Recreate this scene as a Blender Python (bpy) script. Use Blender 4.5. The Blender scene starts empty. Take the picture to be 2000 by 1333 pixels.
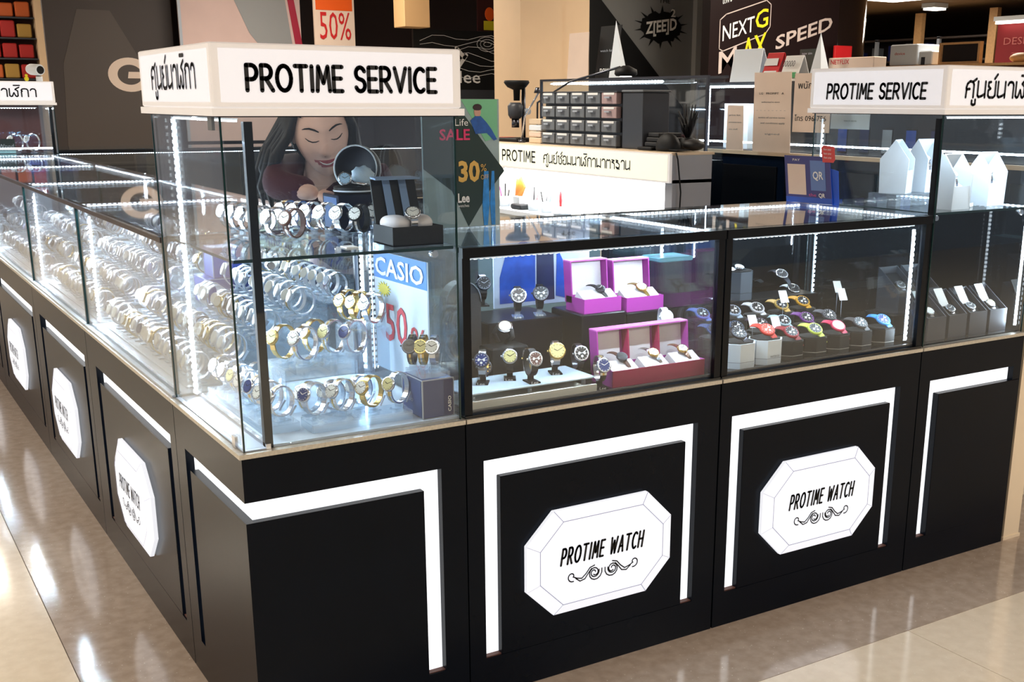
import bpy, bmesh, math, random
from mathutils import Vector, Matrix
random.seed(7)
PI = math.pi
S = bpy.context.scene
COL = S.collection

def srgb(r, g, b):
    f = lambda c: (c / 255 / 12.92) if c / 255 <= .04045 else ((c / 255 + .055) / 1.055) ** 2.4
    return (f(r), f(g), f(b), 1)

# ------------------------------------------------------------------ camera, world, big lights, exposure
cd = bpy.data.cameras.new('camera'); cam = bpy.data.objects.new('camera', cd); COL.objects.link(cam)
cd.sensor_width = 36; cd.lens = 2236.15 / 2000 * 36
cd.shift_x = -.05057; cd.shift_y = .0793; cd.clip_start = .05; cd.clip_end = 100
_y, _p, _r = [math.radians(a) for a in (32.5104, 15.5995, .27176)]
F_ = Vector((math.sin(_y) * math.cos(_p), math.cos(_y) * math.cos(_p), -math.sin(_p)))
R_ = Vector((math.cos(_y), -math.sin(_y), 0)); U_ = R_.cross(F_)
R2 = R_ * math.cos(_r) + U_ * math.sin(_r); U2 = -R_ * math.sin(_r) + U_ * math.cos(_r)
cam.matrix_world = Matrix(((R2.x, U2.x, -F_.x, -.7092), (R2.y, U2.y, -F_.y, -2.4615), (R2.z, U2.z, -F_.z, 1.55), (0, 0, 0, 1)))
S.camera = cam
w = bpy.data.worlds.new('mall'); S.world = w; w.use_nodes = True
bg = w.node_tree.nodes['Background']; bg.inputs[0].default_value = (.78, .86, 1, 1); bg.inputs[1].default_value = .2
S.view_settings.view_transform = 'Standard'; S.view_settings.look = 'None'
S.view_settings.exposure = 0.0; S.view_settings.gamma = 1; S.view_settings.use_curve_mapping = False
try:
    S.cycles.use_denoising = True
    S.cycles.max_bounces = 8; S.cycles.diffuse_bounces = 3; S.cycles.glossy_bounces = 4
    S.cycles.transparent_max_bounces = 40; S.cycles.transmission_bounces = 6
    S.cycles.sample_clamp_indirect = 4; S.cycles.caustics_reflective = False; S.cycles.caustics_refractive = False
except Exception: pass

def area(name, loc, sx, sy, power, color=(1, 1, 1), direction=(0, 0, -1), spread=PI):
    l = bpy.data.lights.new(name, 'AREA'); l.shape = 'RECTANGLE'; l.size = sx; l.size_y = sy; l.energy = power; l.color = color; l.spread = spread
    o = bpy.data.objects.new(name, l); COL.objects.link(o); o.location = loc
    d = Vector(direction); o.rotation_euler = d.to_track_quat('-Z', 'Y' if abs(d.z) < .9 else 'Y').to_euler()
    return o
WARM = (1, .9, .76)
LAMPS = [(-2.4, -1.5, 50, 'above the left aisle, nearest'), (-2.4, 1.5, 50, 'above the left aisle, in the middle'), (-2.4, 4.5, 50, 'above the left aisle, farthest'), (1.2, -4.0, 72, 'above the front aisle, at the left'), (4.2, -3.6, 78, 'above the front aisle, in the middle'), (7, -2.6, 70, 'above the front aisle, at the right'), (1.6, 3.2, 46, 'above the staff area inside the counter'), (5, 2.0, 50, 'above the neighbouring stall'), (2.6, 6.6, 50, 'before the hanging banners'), (5.6, 3.9, 42, 'before the black advert wall'), (10, 6, 60, 'above the brown fixture'), (12, 9.4, 60, 'before the far shelving'), (0, 9.4, 50, 'before the package shelving'), (-3, 8.5, 45, 'added over the far left aisle as fill'), (-3, 12.5, 50, 'added over the far end of the left aisle as fill')]  # last two are unseen fill lamps, added to light the left and far walls
for x, y, pw_, lab_ in LAMPS:
    area('ceiling_lamp_light', (x, y, 2.93), 1.2, .6, pw_, WARM)

# ------------------------------------------------------------------ materials
MATS = {}
def mat(name, color, rough=.5, metal=0, emit=None, es=0, spec=.5, coat=0, noise=0, nscale=20, bump=0, alpha=None):
    if name in MATS: return MATS[name]
    m = bpy.data.materials.new(name); m.use_nodes = True; nt = m.node_tree; b = nt.nodes['Principled BSDF']
    b.inputs['Base Color'].default_value = color; b.inputs['Roughness'].default_value = rough; b.inputs['Metallic'].default_value = metal
    b.inputs['Specular IOR Level'].default_value = spec; b.inputs['Coat Weight'].default_value = coat
    if emit is not None:
        b.inputs['Emission Color'].default_value = emit; b.inputs['Emission Strength'].default_value = es
    if noise or bump:
        tc = nt.nodes.new('ShaderNodeTexCoord'); n = nt.nodes.new('ShaderNodeTexNoise'); n.inputs['Scale'].default_value = nscale; n.inputs['Detail'].default_value = 6
        nt.links.new(tc.outputs['Object'], n.inputs['Vector'])
        if noise:
            r = nt.nodes.new('ShaderNodeValToRGB'); r.color_ramp.elements[0].position = .3; r.color_ramp.elements[1].position = .7
            c = color
            r.color_ramp.elements[0].color = (c[0] * (1 - noise), c[1] * (1 - noise), c[2] * (1 - noise), 1)
            r.color_ramp.elements[1].color = (min(1, c[0] * (1 + noise)), min(1, c[1] * (1 + noise)), min(1, c[2] * (1 + noise)), 1)
            nt.links.new(n.outputs['Fac'], r.inputs[0]); nt.links.new(r.outputs[0], b.inputs['Base Color'])
        if bump:
            bp = nt.nodes.new('ShaderNodeBump'); bp.inputs['Strength'].default_value = bump; bp.inputs['Distance'].default_value = .002
            nt.links.new(n.outputs['Fac'], bp.inputs['Height']); nt.links.new(bp.outputs[0], b.inputs['Normal'])
    if alpha is not None: b.inputs['Alpha'].default_value = alpha
    MATS[name] = m; return m
def glassmat(name, tint, k=.9, base=.035, haze=0.0, p=4.2):
    m = bpy.data.materials.new(name); m.use_nodes = True; nt = m.node_tree; nt.nodes.clear()
    out = nt.nodes.new('ShaderNodeOutputMaterial'); mix = nt.nodes.new('ShaderNodeMixShader')
    tr = nt.nodes.new('ShaderNodeBsdfTransparent'); tr.inputs[0].default_value = tint
    gl = nt.nodes.new('ShaderNodeBsdfGlossy'); gl.inputs['Roughness'].default_value = .02; gl.inputs[0].default_value = (.95, .98, 1, 1)
    lw = nt.nodes.new('ShaderNodeLayerWeight'); lw.inputs[0].default_value = .5
    pw = nt.nodes.new('ShaderNodeMath'); pw.operation = 'POWER'; pw.inputs[1].default_value = p
    ma = nt.nodes.new('ShaderNodeMath'); ma.operation = 'MULTIPLY_ADD'; ma.inputs[1].default_value = k; ma.inputs[2].default_value = base
    nt.links.new(lw.outputs['Facing'], pw.inputs[0]); nt.links.new(pw.outputs[0], ma.inputs[0]); nt.links.new(ma.outputs[0], mix.inputs[0])
    src = tr
    if haze:
        df = nt.nodes.new('ShaderNodeBsdfDiffuse'); df.inputs[0].default_value = (.85, .92, 1, 1); m2 = nt.nodes.new('ShaderNodeMixShader'); m2.inputs[0].default_value = haze
        nt.links.new(tr.outputs[0], m2.inputs[1]); nt.links.new(df.outputs[0], m2.inputs[2]); src = m2
    nt.links.new(src.outputs[0], mix.inputs[1]); nt.links.new(gl.outputs[0], mix.inputs[2]); nt.links.new(mix.outputs[0], out.inputs[0])
    MATS[name] = m; return m
GLASS = glassmat('glass', (.95, .975, .985, 1), haze=.002)
EDGE = mat('glass_edge', srgb(20, 48, 48), .15)
ACRYL = glassmat('acrylic', (.9, .96, 1, 1), base=.08, haze=.16, k=.6)
BLACK = mat('black_laminate', srgb(5, 12, 23), .27, noise=.12, nscale=6, spec=.13)
BLACKF = mat('black_frame', srgb(7, 11, 18), .3, spec=.25)
BLACKM = mat('black_matte', srgb(9, 10, 13), .6, spec=.3)
DECKB = mat('black_deck', srgb(12, 16, 22), .12)
DECKW = mat('white_deck', srgb(205, 215, 225), .3)
ALU = mat('aluminium_ledge', srgb(205, 200, 188), .35, .5, noise=.12, nscale=150)
WHITEL = mat('lit_white', (.9, .93, 1, 1), .4, emit=(.9, .95, 1, 1), es=1.05)
PLAQUE = mat('lit_plaque', (.35, .36, .40, 1), .35, emit=(.93, .945, 1, 1), es=.84)
LINE = mat('plaque_line', srgb(120, 125, 160), .5, emit=srgb(170, 172, 205), es=.30)
SIGNF = mat('sign_face', srgb(225, 225, 232), .3, emit=(.9, .9, .94, 1), es=.50)
SIGNB = mat('sign_body', srgb(232, 230, 228), .35, emit=srgb(225, 218, 216), es=.32)
INK = mat('black_ink', srgb(14, 14, 18), .5)
LED = mat('led_dot', (1, 1, 1, 1), .5, emit=(.9, .95, 1, 1), es=9)
LEDB = mat('led_bar', srgb(225, 232, 240), .4, emit=(.85, .92, 1, 1), es=.5)
for m_ in (LED, LEDB, LINE):
    try: m_.cycles.emission_sampling = 'NONE'
    except Exception: pass
STEEL = mat('steel', srgb(225, 228, 235), .22, 1)
STEELD = mat('dark_steel', srgb(90, 92, 100), .3, 1)
GOLD = mat('gold', srgb(222, 190, 120), .25, 1)
DIALW = mat('white_dial', srgb(235, 235, 228), .4)
DIALK = mat('black_dial', srgb(22, 24, 30), .3)
DIALB = mat('blue_dial', srgb(30, 55, 120), .3)
DIALC = mat('cream_dial', srgb(225, 215, 150), .4)
LEATH = mat('black_leather', srgb(24, 22, 24), .6, bump=.3, nscale=400)
BROWN = mat('brown_leather', srgb(90, 55, 45), .6)
PAPER = mat('white_paper', srgb(240, 240, 238), .7)
PAPERB = mat('beige_paper', srgb(232, 208, 190), .7, noise=.03, nscale=8)
CREAM = mat('cream_paint', srgb(222, 200, 172), .6, noise=.04, nscale=3)
WHITE = mat('white_plastic', srgb(228, 236, 244), .45)
CLOTH = mat('white_cushion', srgb(232, 226, 228), .85, bump=.3, nscale=300)
MAG = mat('magenta_card', srgb(172, 56, 156), .5)
MAGD = mat('crimson_card', srgb(165, 26, 80), .5)
NAVY = mat('navy_card', srgb(28, 38, 92), .4)
BLUE = mat('blue_card', srgb(20, 80, 190), .45)
GREY = mat('grey_plastic', srgb(105, 110, 116), .5)
GREYD = mat('dark_grey_plastic', srgb(52, 55, 62), .45)
GREYL = mat('light_grey_plastic', srgb(170, 178, 190), .5)
RED = mat('red_plastic', srgb(205, 35, 40), .4)
ORANGE = mat('orange_plastic', srgb(240, 95, 25), .4)
YELLOW = mat('yellow_plastic', srgb(240, 225, 30), .4)
GREEN = mat('green_print', srgb(60, 150, 90), .5)

# ------------------------------------------------------------------ mesh builder
WORLD = [True]
class M:
    def __init__(s): s.v = []; s.f = []; s.m = []; s.sm = []
    def add(s, vs, fs, mi=0, smooth=False):
        n = len(s.v); s.v += [tuple(v) for v in vs]
        for f in fs: s.f.append([i + n for i in f]); s.m.append(mi); s.sm.append(smooth)
        return s
    def box(s, x0, x1, y0, y1, z0, z1, mi=0):
        v = [(x, y, z) for z in (z0, z1) for y in (y0, y1) for x in (x0, x1)]
        return s.add(v, [(0, 2, 3, 1), (4, 5, 7, 6), (0, 1, 5, 4), (2, 6, 7, 3), (0, 4, 6, 2), (1, 3, 7, 5)], mi)
    def bbox(s, x0, x1, y0, y1, z0, z1, b=.004, mi=0):   # box with bevelled upright and top edges
        r = b
        pts = [(x0 + r, y0), (x1 - r, y0), (x1, y0 + r), (x1, y1 - r), (x1 - r, y1), (x0 + r, y1), (x0, y1 - r), (x0, y0 + r)]
        cx, cy = (x0 + x1) / 2, (y0 + y1) / 2
        ins = [(cx + (x - cx) * (1 - r / max(1e-6, abs(x1 - x0) / 2)), cy + (y - cy) * (1 - r / max(1e-6, abs(y1 - y0) / 2))) for x, y in pts]
        v = [(x, y, z0 + r) for x, y in pts] + [(x, y, z1 - r) for x, y in pts] + [(x, y, z1) for x, y in ins] + [(x, y, z0) for x, y in ins]
        f = []
        for i in range(8):
            j = (i + 1) % 8; f += [(i, j, 8 + j, 8 + i), (8 + i, 8 + j, 16 + j, 16 + i), (24 + i, 24 + j, j, i)]
        f += [tuple(range(16, 24)), tuple(reversed(range(24, 32)))]
        return s.add(v, f, mi)
    def prism(s, pts, a, b, axis='y', mi=0):   # pts 2-D outline extruded along axis
        n = len(pts)
        def P(p, t):
            return {'x': (t, p[0], p[1]), 'y': (p[0], t, p[1]), 'z': (p[0], p[1], t)}[axis]
        v = [P(p, a) for p in pts] + [P(p, b) for p in pts]
        f = [tuple(range(n)), tuple(reversed(range(n, 2 * n)))] + [(i, i + n, (i + 1) % n + n, (i + 1) % n) for i in range(n)]
        return s.add(v, f, mi)
    def lathe(s, prof, c=(0, 0, 0), ax=(0, 0, 1), n=20, mi=0, smooth=True, sx=1, sy=1, cap=True):
        ax = Vector(ax).normalized(); t = Vector((1, 0, 0)) if abs(ax.x) < .9 else Vector((0, 1, 0))
        if abs(ax.z) > .99: t = Vector((1, 0, 0))
        u = (t - ax * t.dot(ax)).normalized(); w_ = ax.cross(u); c = Vector(c)
        v = []; k = len(prof)
        for r, h in prof:
            for i in range(n):
                a = 2 * PI * i / n; v.append(c + ax * h + u * (r * sx * math.cos(a)) + w_ * (r * sy * math.sin(a)))
        f = [(j * n + i, j * n + (i + 1) % n, (j + 1) * n + (i + 1) % n, (j + 1) * n + i) for j in range(k - 1) for i in range(n)]
        s.add(v, f, mi, smooth)
        if cap:
            b = len(s.v) - k * n
            s.f.append([b + i for i in reversed(range(n))]); s.m.append(mi); s.sm.append(False)
            s.f.append([b + (k - 1) * n + i for i in range(n)]); s.m.append(mi); s.sm.append(False)
        return s
    def cyl(s, c, r, h, ax=(0, 0, 1), n=16, mi=0, r2=None):
        return s.lathe([(r, 0), (r if r2 is None else r2, h)], c, ax, n, mi)
    def tube(s, pts, r, n=6, mi=0):
        pts = [Vector(p) for p in pts]; v = []; k = len(pts); pu = None
        for i, p in enumerate(pts):
            d = (pts[min(i + 1, k - 1)] - pts[max(i - 1, 0)]).normalized()
            if pu is None: pu = d.orthogonal().normalized()
            pu = (pu - d * pu.dot(d)).normalized(); w_ = d.cross(pu)
            rr = r[i] if isinstance(r, (list, tuple)) else r
            for j in range(n):
                a = 2 * PI * j / n; v.append(p + pu * (rr * math.cos(a)) + w_ * (rr * math.sin(a)))
        f = [(j * n + i, j * n + (i + 1) % n, (j + 1) * n + (i + 1) % n, (j + 1) * n + i) for j in range(k - 1) for i in range(n)]
        f += [tuple(reversed(range(n))), tuple(range((k - 1) * n, k * n))]
        return s.add(v, f, mi, True)
    def quad(s, a, b, c, d, mi=0): return s.add([a, b, c, d], [(0, 1, 2, 3)], mi)
    def slab(s, pts, n, t, mi=0):   # 3-D planar outline given thickness t along n
        n = Vector(n).normalized() * t; k = len(pts)
        v = [Vector(p) for p in pts] + [Vector(p) + n for p in pts]
        return s.add(v, [tuple(reversed(range(k))), tuple(range(k, 2 * k))] + [(i, (i + 1) % k, (i + 1) % k + k, i + k) for i in range(k)], mi)
    def ellipsoid(s, c, rx, ry, rz, n=16, k=10, mi=0, fn=None):
        v = []; c = Vector(c)
        for j in range(k + 1):
            t = PI * j / k
            for i in range(n):
                a = 2 * PI * i / n; p = Vector((rx * math.sin(t) * math.cos(a), ry * math.sin(t) * math.sin(a), rz * math.cos(t)))
                v.append(c + (fn(p) if fn else p))
        f = [(j * n + i, (j + 1) * n + i, (j + 1) * n + (i + 1) % n, j * n + (i + 1) % n) for j in range(k) for i in range(n)]
        return s.add(v, f, mi, True)
    def tf(s, mtx, start=0):
        s.v = s.v[:start] + [tuple(mtx @ Vector(p)) for p in s.v[start:]]; return s
    def build(s, name, mats, parent=None, world=None, kind=None, label=None):
        if world is None: world = WORLD[0]
        me = bpy.data.meshes.new(name)
        off = Vector((0, 0, 0))
        inv = None
        if parent is not None and world:
            inv = chain(parent).inverted()
            vs = [tuple(inv @ Vector(p)) for p in s.v]
        else: vs = s.v
        me.from_pydata(vs, [], s.f)
        if not isinstance(mats, (list, tuple)): mats = [mats]
        for m_ in mats: me.materials.append(m_)
        me.polygons.foreach_set('material_index', s.m); me.polygons.foreach_set('use_smooth', s.sm); me.update()
        bm = bmesh.new(); bm.from_mesh(me); bmesh.ops.recalc_face_normals(bm, faces=bm.faces); bm.to_mesh(me); bm.free()
        o = bpy.data.objects.new(name, me); COL.objects.link(o)
        if parent is not None: o.parent = parent
        if kind: o['kind'] = kind
        if label: o['label'] = label
        return o
def chain(o):
    m_ = Matrix.LocRotScale(o.location, o.rotation_euler, o.scale)
    return chain(o.parent) @ m_ if o.parent else m_

def thing(name, label, cat, loc=(0, 0, 0), rz=0, group=None):
    o = bpy.data.objects.new(name, None); o.empty_display_size = .05; COL.objects.link(o); o.location = loc; o.rotation_euler = (0, 0, rz)
    o['label'] = label; o['category'] = cat
    if group: o['group'] = group
    return o
def tag(o, label, cat, group=None):
    o['label'] = label; o['category'] = cat
    if group: o['group'] = group
    return o
def dup(root, loc, rz=None, label=None, group=None, scale=1):
    r = root.copy(); COL.objects.link(r); r.location = loc
    if rz is not None: r.rotation_euler = (0, 0, rz) if not isinstance(rz, tuple) else rz
    if scale != 1: r.scale = (scale,) * 3
    if label: r['label'] = label
    if group: r['group'] = group
    for ch in list(root.children):
        c = ch.copy(); COL.objects.link(c); c.parent = r
        for g in list(ch.children):
            d = g.copy(); COL.objects.link(d); d.parent = c
    return r
def struct(name, m_, mats, parent=None):
    o = m_.build(name, mats, parent)
    if parent is None: o['kind'] = 'structure'
    return o

# ------------------------------------------------------------------ stroke lettering
def arc(cx, cy, rx, ry, a0, a1, n=8):
    return [(cx + rx * math.cos(math.radians(a0 + (a1 - a0) * i / n)), cy + ry * math.sin(math.radians(a0 + (a1 - a0) * i / n))) for i in range(n + 1)]
G = {
 'P': (.52, [[(0, 0), (0, 1)], [(0, 1), (.25, 1)] + arc(.25, .72, .25, .28, 90, -90) + [(0, .44)]]),
 'R': (.56, [[(0, 0), (0, 1)], [(0, 1), (.25, 1)] + arc(.25, .74, .24, .26, 90, -90) + [(0, .48)], [(.22, .46), (.55, 0)]]),
 'O': (.72, [arc(.36, .5, .36, .5, 0, 360, 18)]),
 'T': (.62, [[(0, 1), (.6, 1)], [(.3, 1), (.3, 0)]]),
 'I': (.08, [[(.03, 1), (.03, 0)]]),
 'M': (.66, [[(0, 0), (.08, 1), (.33, .32), (.58, 1), (.66, 0)]]),
 'E': (.46, [[(.46, 1), (0, 1), (0, 0), (.46, 0)], [(0, .52), (.4, .52)]]),
 'S': (.5, [arc(.25, .75, .24, .25, 20, 270) + arc(.25, .25, .25, .25, 90, -160)]),
 'V': (.62, [[(0, 1), (.31, 0), (.62, 1)]]),
 'C': (.56, [arc(.33, .5, .33, .5, 52, 308, 14)]),
 'W': (.8, [[(0, 1), (.16, 0), (.4, .8), (.6, 0), (.8, 1)]]),
 'A': (.6, [[(0, 0), (.3, 1), (.6, 0)], [(.12, .35), (.48, .35)]]),
 'H': (.55, [[(0, 0), (0, 1)], [(.55, 0), (.55, 1)], [(0, .52), (.55, .52)]]),
 'G': (.62, [arc(.33, .5, .33, .5, 50, 300, 14) + [(.62, .2), (.62, .46), (.36, .46)]]),
 ' ': (.3, []),
 'so': (.72, [[(0, 0), (.03, .45), (.0, .6), (.08, .85), (.28, 1), (.5, .96), (.78, 1.16)], [(.5, .96), (.6, .8), (.6, 0)], [(.05, .5), (.28, .52)]]),
 'uu': (0, [[(-.42, -.2), (-.42, -.42), (-.28, -.48), (-.14, -.42), (-.14, -.14)]]),
 'no': (.62, [[(0, 1), (0, .12), (.1, .02), (.32, .08), (.6, .22)], [(.6, 1), (.6, 0)]]),
 'yo': (.6, [[(.2, .98), (.02, .95), (.02, .7), (.2, .56), (.02, .45), (.02, .12), (.14, 0), (.46, 0), (.6, .12), (.6, 1)]]),
 'th': (0, [[(-.34, 1.18), (-.12, 1.46)]]),
 'aa': (.46, [[(0, .8), (.08, .96), (.22, 1), (.38, .96), (.46, .8), (.46, 0)]]),
 'lo': (.8, [[(0, 1), (0, .1), (.12, 0), (.22, .05), (.38, .5), (.52, .05), (.62, 0), (.72, .1), (.72, .72), (.5, .9), (.62, 1.02), (.86, 1.18)]]),
 'ii': (0, [[(-.62, 1.42), (-.1, 1.42)]]),
 'ko': (.6, [[(.02, 0), (.02, .6), (.1, .7), (0, .8), (.1, .96), (.3, 1), (.5, .96), (.6, .8), (.6, 0)]]),
 'sx': (.62, [[(.0, .9), (.16, .98), (.16, .12), (.28, 0), (.5, 0), (.6, .12), (.6, .62), (.4, .76), (.52, .92), (.74, 1.08)]]),
 'oo': (.56, [[(.02, .8), (.14, .98), (.4, 1), (.56, .86), (.56, .12), (.44, 0), (.12, 0), (0, .12), (0, .46), (.18, .5)]]),
 'mo': (.62, [[(0, 1), (0, .06), (.16, .06), (.16, .2), (.6, .06)], [(.6, 1), (.6, 0)]]),
 'to': (.62, [[(.02, 0), (.0, .75), (.14, .98), (.3, .84), (.46, .98), (.6, .8), (.6, 0)]]),
 'ro': (.42, [[(.0, .98), (.36, .92), (.02, .72), (.34, .6), (.4, .4), (.4, 0)]]),
 'ta': (.56, [[(.0, .98), (.3, .92), (.02, .76), (.34, .66), (.5, .5), (.5, .2), (.3, .1), (.02, .2), (.18, .0), (.5, 0)]]),
}
TH_SHORT = ['so', 'uu', 'no', 'yo', 'th', 'no', 'aa', 'lo', 'ii', 'ko', 'aa']
TH_LONG = ['so', 'uu', 'no', 'yo', 'th', 'sx', 'th', 'oo', 'mo', 'no', 'aa', 'lo', 'ii', 'ko', 'aa', 'mo', 'aa', 'to', 'ro', 'ta', 'aa', 'no']
def swidth(keys, gap): return sum(G[k][0] + (gap if G[k][0] else 0) for k in keys) - gap
def strokes(mm, lines, O, u, v, n, h, lw, slant=0, d=.0015):
    O, u, v, n = Vector(O), Vector(u), Vector(v), Vector(n)
    def P(p): return O + u * ((p[0] + p[1] * slant) * h) + v * (p[1] * h) + n * d
    for pl in lines:
        for i, p in enumerate(pl):
            c = P(p); mm.add([c + u * (lw / 2 * math.cos(a * PI / 4)) + v * (lw / 2 * math.sin(a * PI / 4)) for a in range(8)], [tuple(range(8))])
            if i + 1 < len(pl):
                q = P(pl[i + 1]); t = (q - c)
                if t.length < 1e-6: continue
                t.normalize(); s_ = n.cross(t) * (lw / 2)
                mm.add([c - s_, q - s_, q + s_, c + s_], [(0, 1, 2, 3)])
def lettering(keys, O, u, v, n, h, lw, width=None, gap=.22, slant=0, mtl=None, parent=None, name='lettering', xs=1):
    W_ = swidth(keys, gap)
    sc = (width / (W_ * h)) if width else 1
    mm = M(); x = 0; lines = []
    for k in keys:
        wd, ls = G[k]
        lines += [[((x + a) * sc, b) for a, b in l] for l in ls]
        x += wd + (gap if wd else 0)
    strokes(mm, lines, O, u, v, n, h, lw, slant)
    return mm.build(name, mtl or INK, parent)
def font(txt, O, u, v, size, mtl, parent, name='lettering', bold=0, width=None, slant=0, extr=.001):
    c = bpy.data.curves.new('t', 'FONT'); c.body = txt; c.size = 1; c.offset = bold; c.shear = slant; c.resolution_u = 2
    o = bpy.data.objects.new('t', c); COL.objects.link(o)
    dg = bpy.context.evaluated_depsgraph_get(); dg.update()
    me = bpy.data.meshes.new_from_object(o.evaluated_get(dg))
    vs = [tuple(x.co) for x in me.vertices]; fs = [tuple(p.vertices) for p in me.polygons]
    bpy.data.objects.remove(o)
    if not vs: return None
    x0 = min(p[0] for p in vs); x1 = max(p[0] for p in vs)
    sx = (width / (x1 - x0)) if width else size
    O, u, v = Vector(O), Vector(u).normalized(), Vector(v).normalized(); n = u.cross(v)
    mm = M(); mm.add([O + u * ((p[0] - x0) * sx) + v * (p[1] * size) + n * extr for p in vs], fs)
    return mm.build(name, mtl, parent)
X_, Y_, Z_ = Vector((1, 0, 0)), Vector((0, 1, 0)), Vector((0, 0, 1))
# ------------------------------------------------------------------ floor, ceiling, walls
def floormat(name, c1, c2, c3):
    m = bpy.data.materials.new(name); m.use_nodes = True; nt = m.node_tree; b = nt.nodes['Principled BSDF']
    tc = nt.nodes.new('ShaderNodeTexCoord'); n1 = nt.nodes.new('ShaderNodeTexNoise'); n1.inputs['Scale'].default_value = 26; n1.inputs['Detail'].default_value = 8
    n2 = nt.nodes.new('ShaderNodeTexNoise'); n2.inputs['Scale'].default_value = 150; n2.inputs['Detail'].default_value = 3
    vo = nt.nodes.new('ShaderNodeTexVoronoi'); vo.inputs['Scale'].default_value = 60
    r = nt.nodes.new('ShaderNodeValToRGB'); e = r.color_ramp.elements; e[0].position = .35; e[0].color = c1; e[1].position = .65; e[1].color = c2
    r2 = nt.nodes.new('ShaderNodeValToRGB'); r2.color_ramp.elements[0].position = .06; r2.color_ramp.elements[1].position = .16
    r2.color_ramp.elements[0].color = (1, 1, 1, 1); r2.color_ramp.elements[1].color = (0, 0, 0, 1)
    mx = nt.nodes.new('ShaderNodeMixRGB'); mx.inputs[2].default_value = c3
    ml = nt.nodes.new('ShaderNodeMath'); ml.operation = 'MULTIPLY'
    st = nt.nodes.new('ShaderNodeMath'); st.operation = 'GREATER_THAN'; st.inputs[1].default_value = .52
    for n in (n1, n2, vo): nt.links.new(tc.outputs['Object'], n.inputs['Vector'])
    nt.links.new(n1.outputs['Fac'], r.inputs[0]); nt.links.new(vo.outputs['Distance'], r2.inputs[0]); nt.links.new(n2.outputs['Fac'], st.inputs[0])
    nt.links.new(r2.outputs[0], ml.inputs[0]); nt.links.new(st.outputs[0], ml.inputs[1])
    nt.links.new(ml.outputs[0], mx.inputs[0]); nt.links.new(r.outputs[0], mx.inputs[1]); nt.links.new(mx.outputs[0], b.inputs['Base Color'])
    b.inputs['Roughness'].default_value = .10; b.inputs['Specular IOR Level'].default_value = .75
    bp = nt.nodes.new('ShaderNodeBump'); bp.inputs['Strength'].default_value = .035; bp.inputs['Distance'].default_value = .002
    nt.links.new(n2.outputs['Fac'], bp.inputs['Height']); nt.links.new(bp.outputs[0], b.inputs['Normal'])
    return m
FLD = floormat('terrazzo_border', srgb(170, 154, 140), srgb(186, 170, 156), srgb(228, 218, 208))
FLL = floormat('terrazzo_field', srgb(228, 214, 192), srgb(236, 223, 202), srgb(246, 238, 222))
JOINT = mat('floor_joint', srgb(110, 90, 75), .6)
fl = struct('floor', M().box(-6, 20, -6, 16, -.06, -.004), JOINT)
g = .0012
def tile(x0, x1, y0, y1, m_):
    M().box(x0 + g, x1 - g, y0 + g, y1 - g, -.02, 0).build('floor_tile', m_, fl)
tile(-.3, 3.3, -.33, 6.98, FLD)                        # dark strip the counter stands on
tile(3.3, 9, -.33, 16, FLL); tile(-.3, 3.3, 6.98, 16, FLL)
for i in range(6): tile(-.9 - 1.02 * i, -.3 - 1.02 * i if i == 0 else -.9 - 1.02 * (i - 1), -.33, 16, FLL) if i == 0 else tile(-.9 - 1.02 * i, -.9 - 1.02 * (i - 1), -.33, 16, FLL)
tile(-6, 1.9, -6, -.33, FLL); tile(1.9, 9, -6, -.33, FLL); tile(9, 20, -6, 16, FLL)
ce = struct('ceiling', M().box(-6, 20, -6, 16, 3.0, 3.1), mat('ceiling_paint', srgb(150, 118, 84), .8, noise=.05, nscale=2))
LAMP = mat('lamp_panel', (1, .93, .8, 1), .5, emit=(1, .93, .8, 1), es=5)
for (x, y, _pw, lab) in LAMPS:
    t = thing('ceiling_lamp', 'white rectangular ceiling lamp ' + lab, 'lamp', (x, y, 3.0), group='ceiling lamps')
    M().box(x - .65, x + .65, y - .35, y + .35, 2.975, 3.0).build('housing', WHITE, t)
    M().box(x - .6, x + .6, y - .3, y + .3, 2.955, 2.975).build('diffuser', LAMP, t)
for (x, y, L, lab) in [(13.6, 9.8, .3, 'small glowing square ceiling lamp above the far shelves'), (12.3, 10.4, .45, 'short bright lamp on the ceiling at the dark banner edge')]:
    t = thing('ceiling_lamp', lab, 'lamp', (x, y, 2.99)); M().box(x - L / 2, x + L / 2, y - .12, y + .12, 2.93, 2.995).build('housing', WHITE, t); M().box(x - L / 2 + .02, x + L / 2 - .02, y - .1, y + .1, 2.9, 2.93).build('diffuser', LAMP, t)
struct('wall_far', M().box(-6, 20, 15.9, 16.0, 0, 3.0), mat('far_wall_paint', srgb(70, 50, 40), .8))
struct('bounce_wall_left', M().box(-6.1, -6, -6, 16, 0, 3.0), mat('bounce_wall_paint', srgb(176, 182, 204), .7, noise=.04, nscale=1)); struct('bounce_wall_far_left', M().box(-6, -.4, 15.7, 15.88, 0, 3.0), MATS['bounce_wall_paint'])  # both unseen, added and toned to reflect into the aisle-side faces and glass
struct('wall_right', M().box(19.9, 20, -6, 16, 0, 3.0), mat('right_wall_paint', srgb(90, 66, 50), .8))

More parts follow.
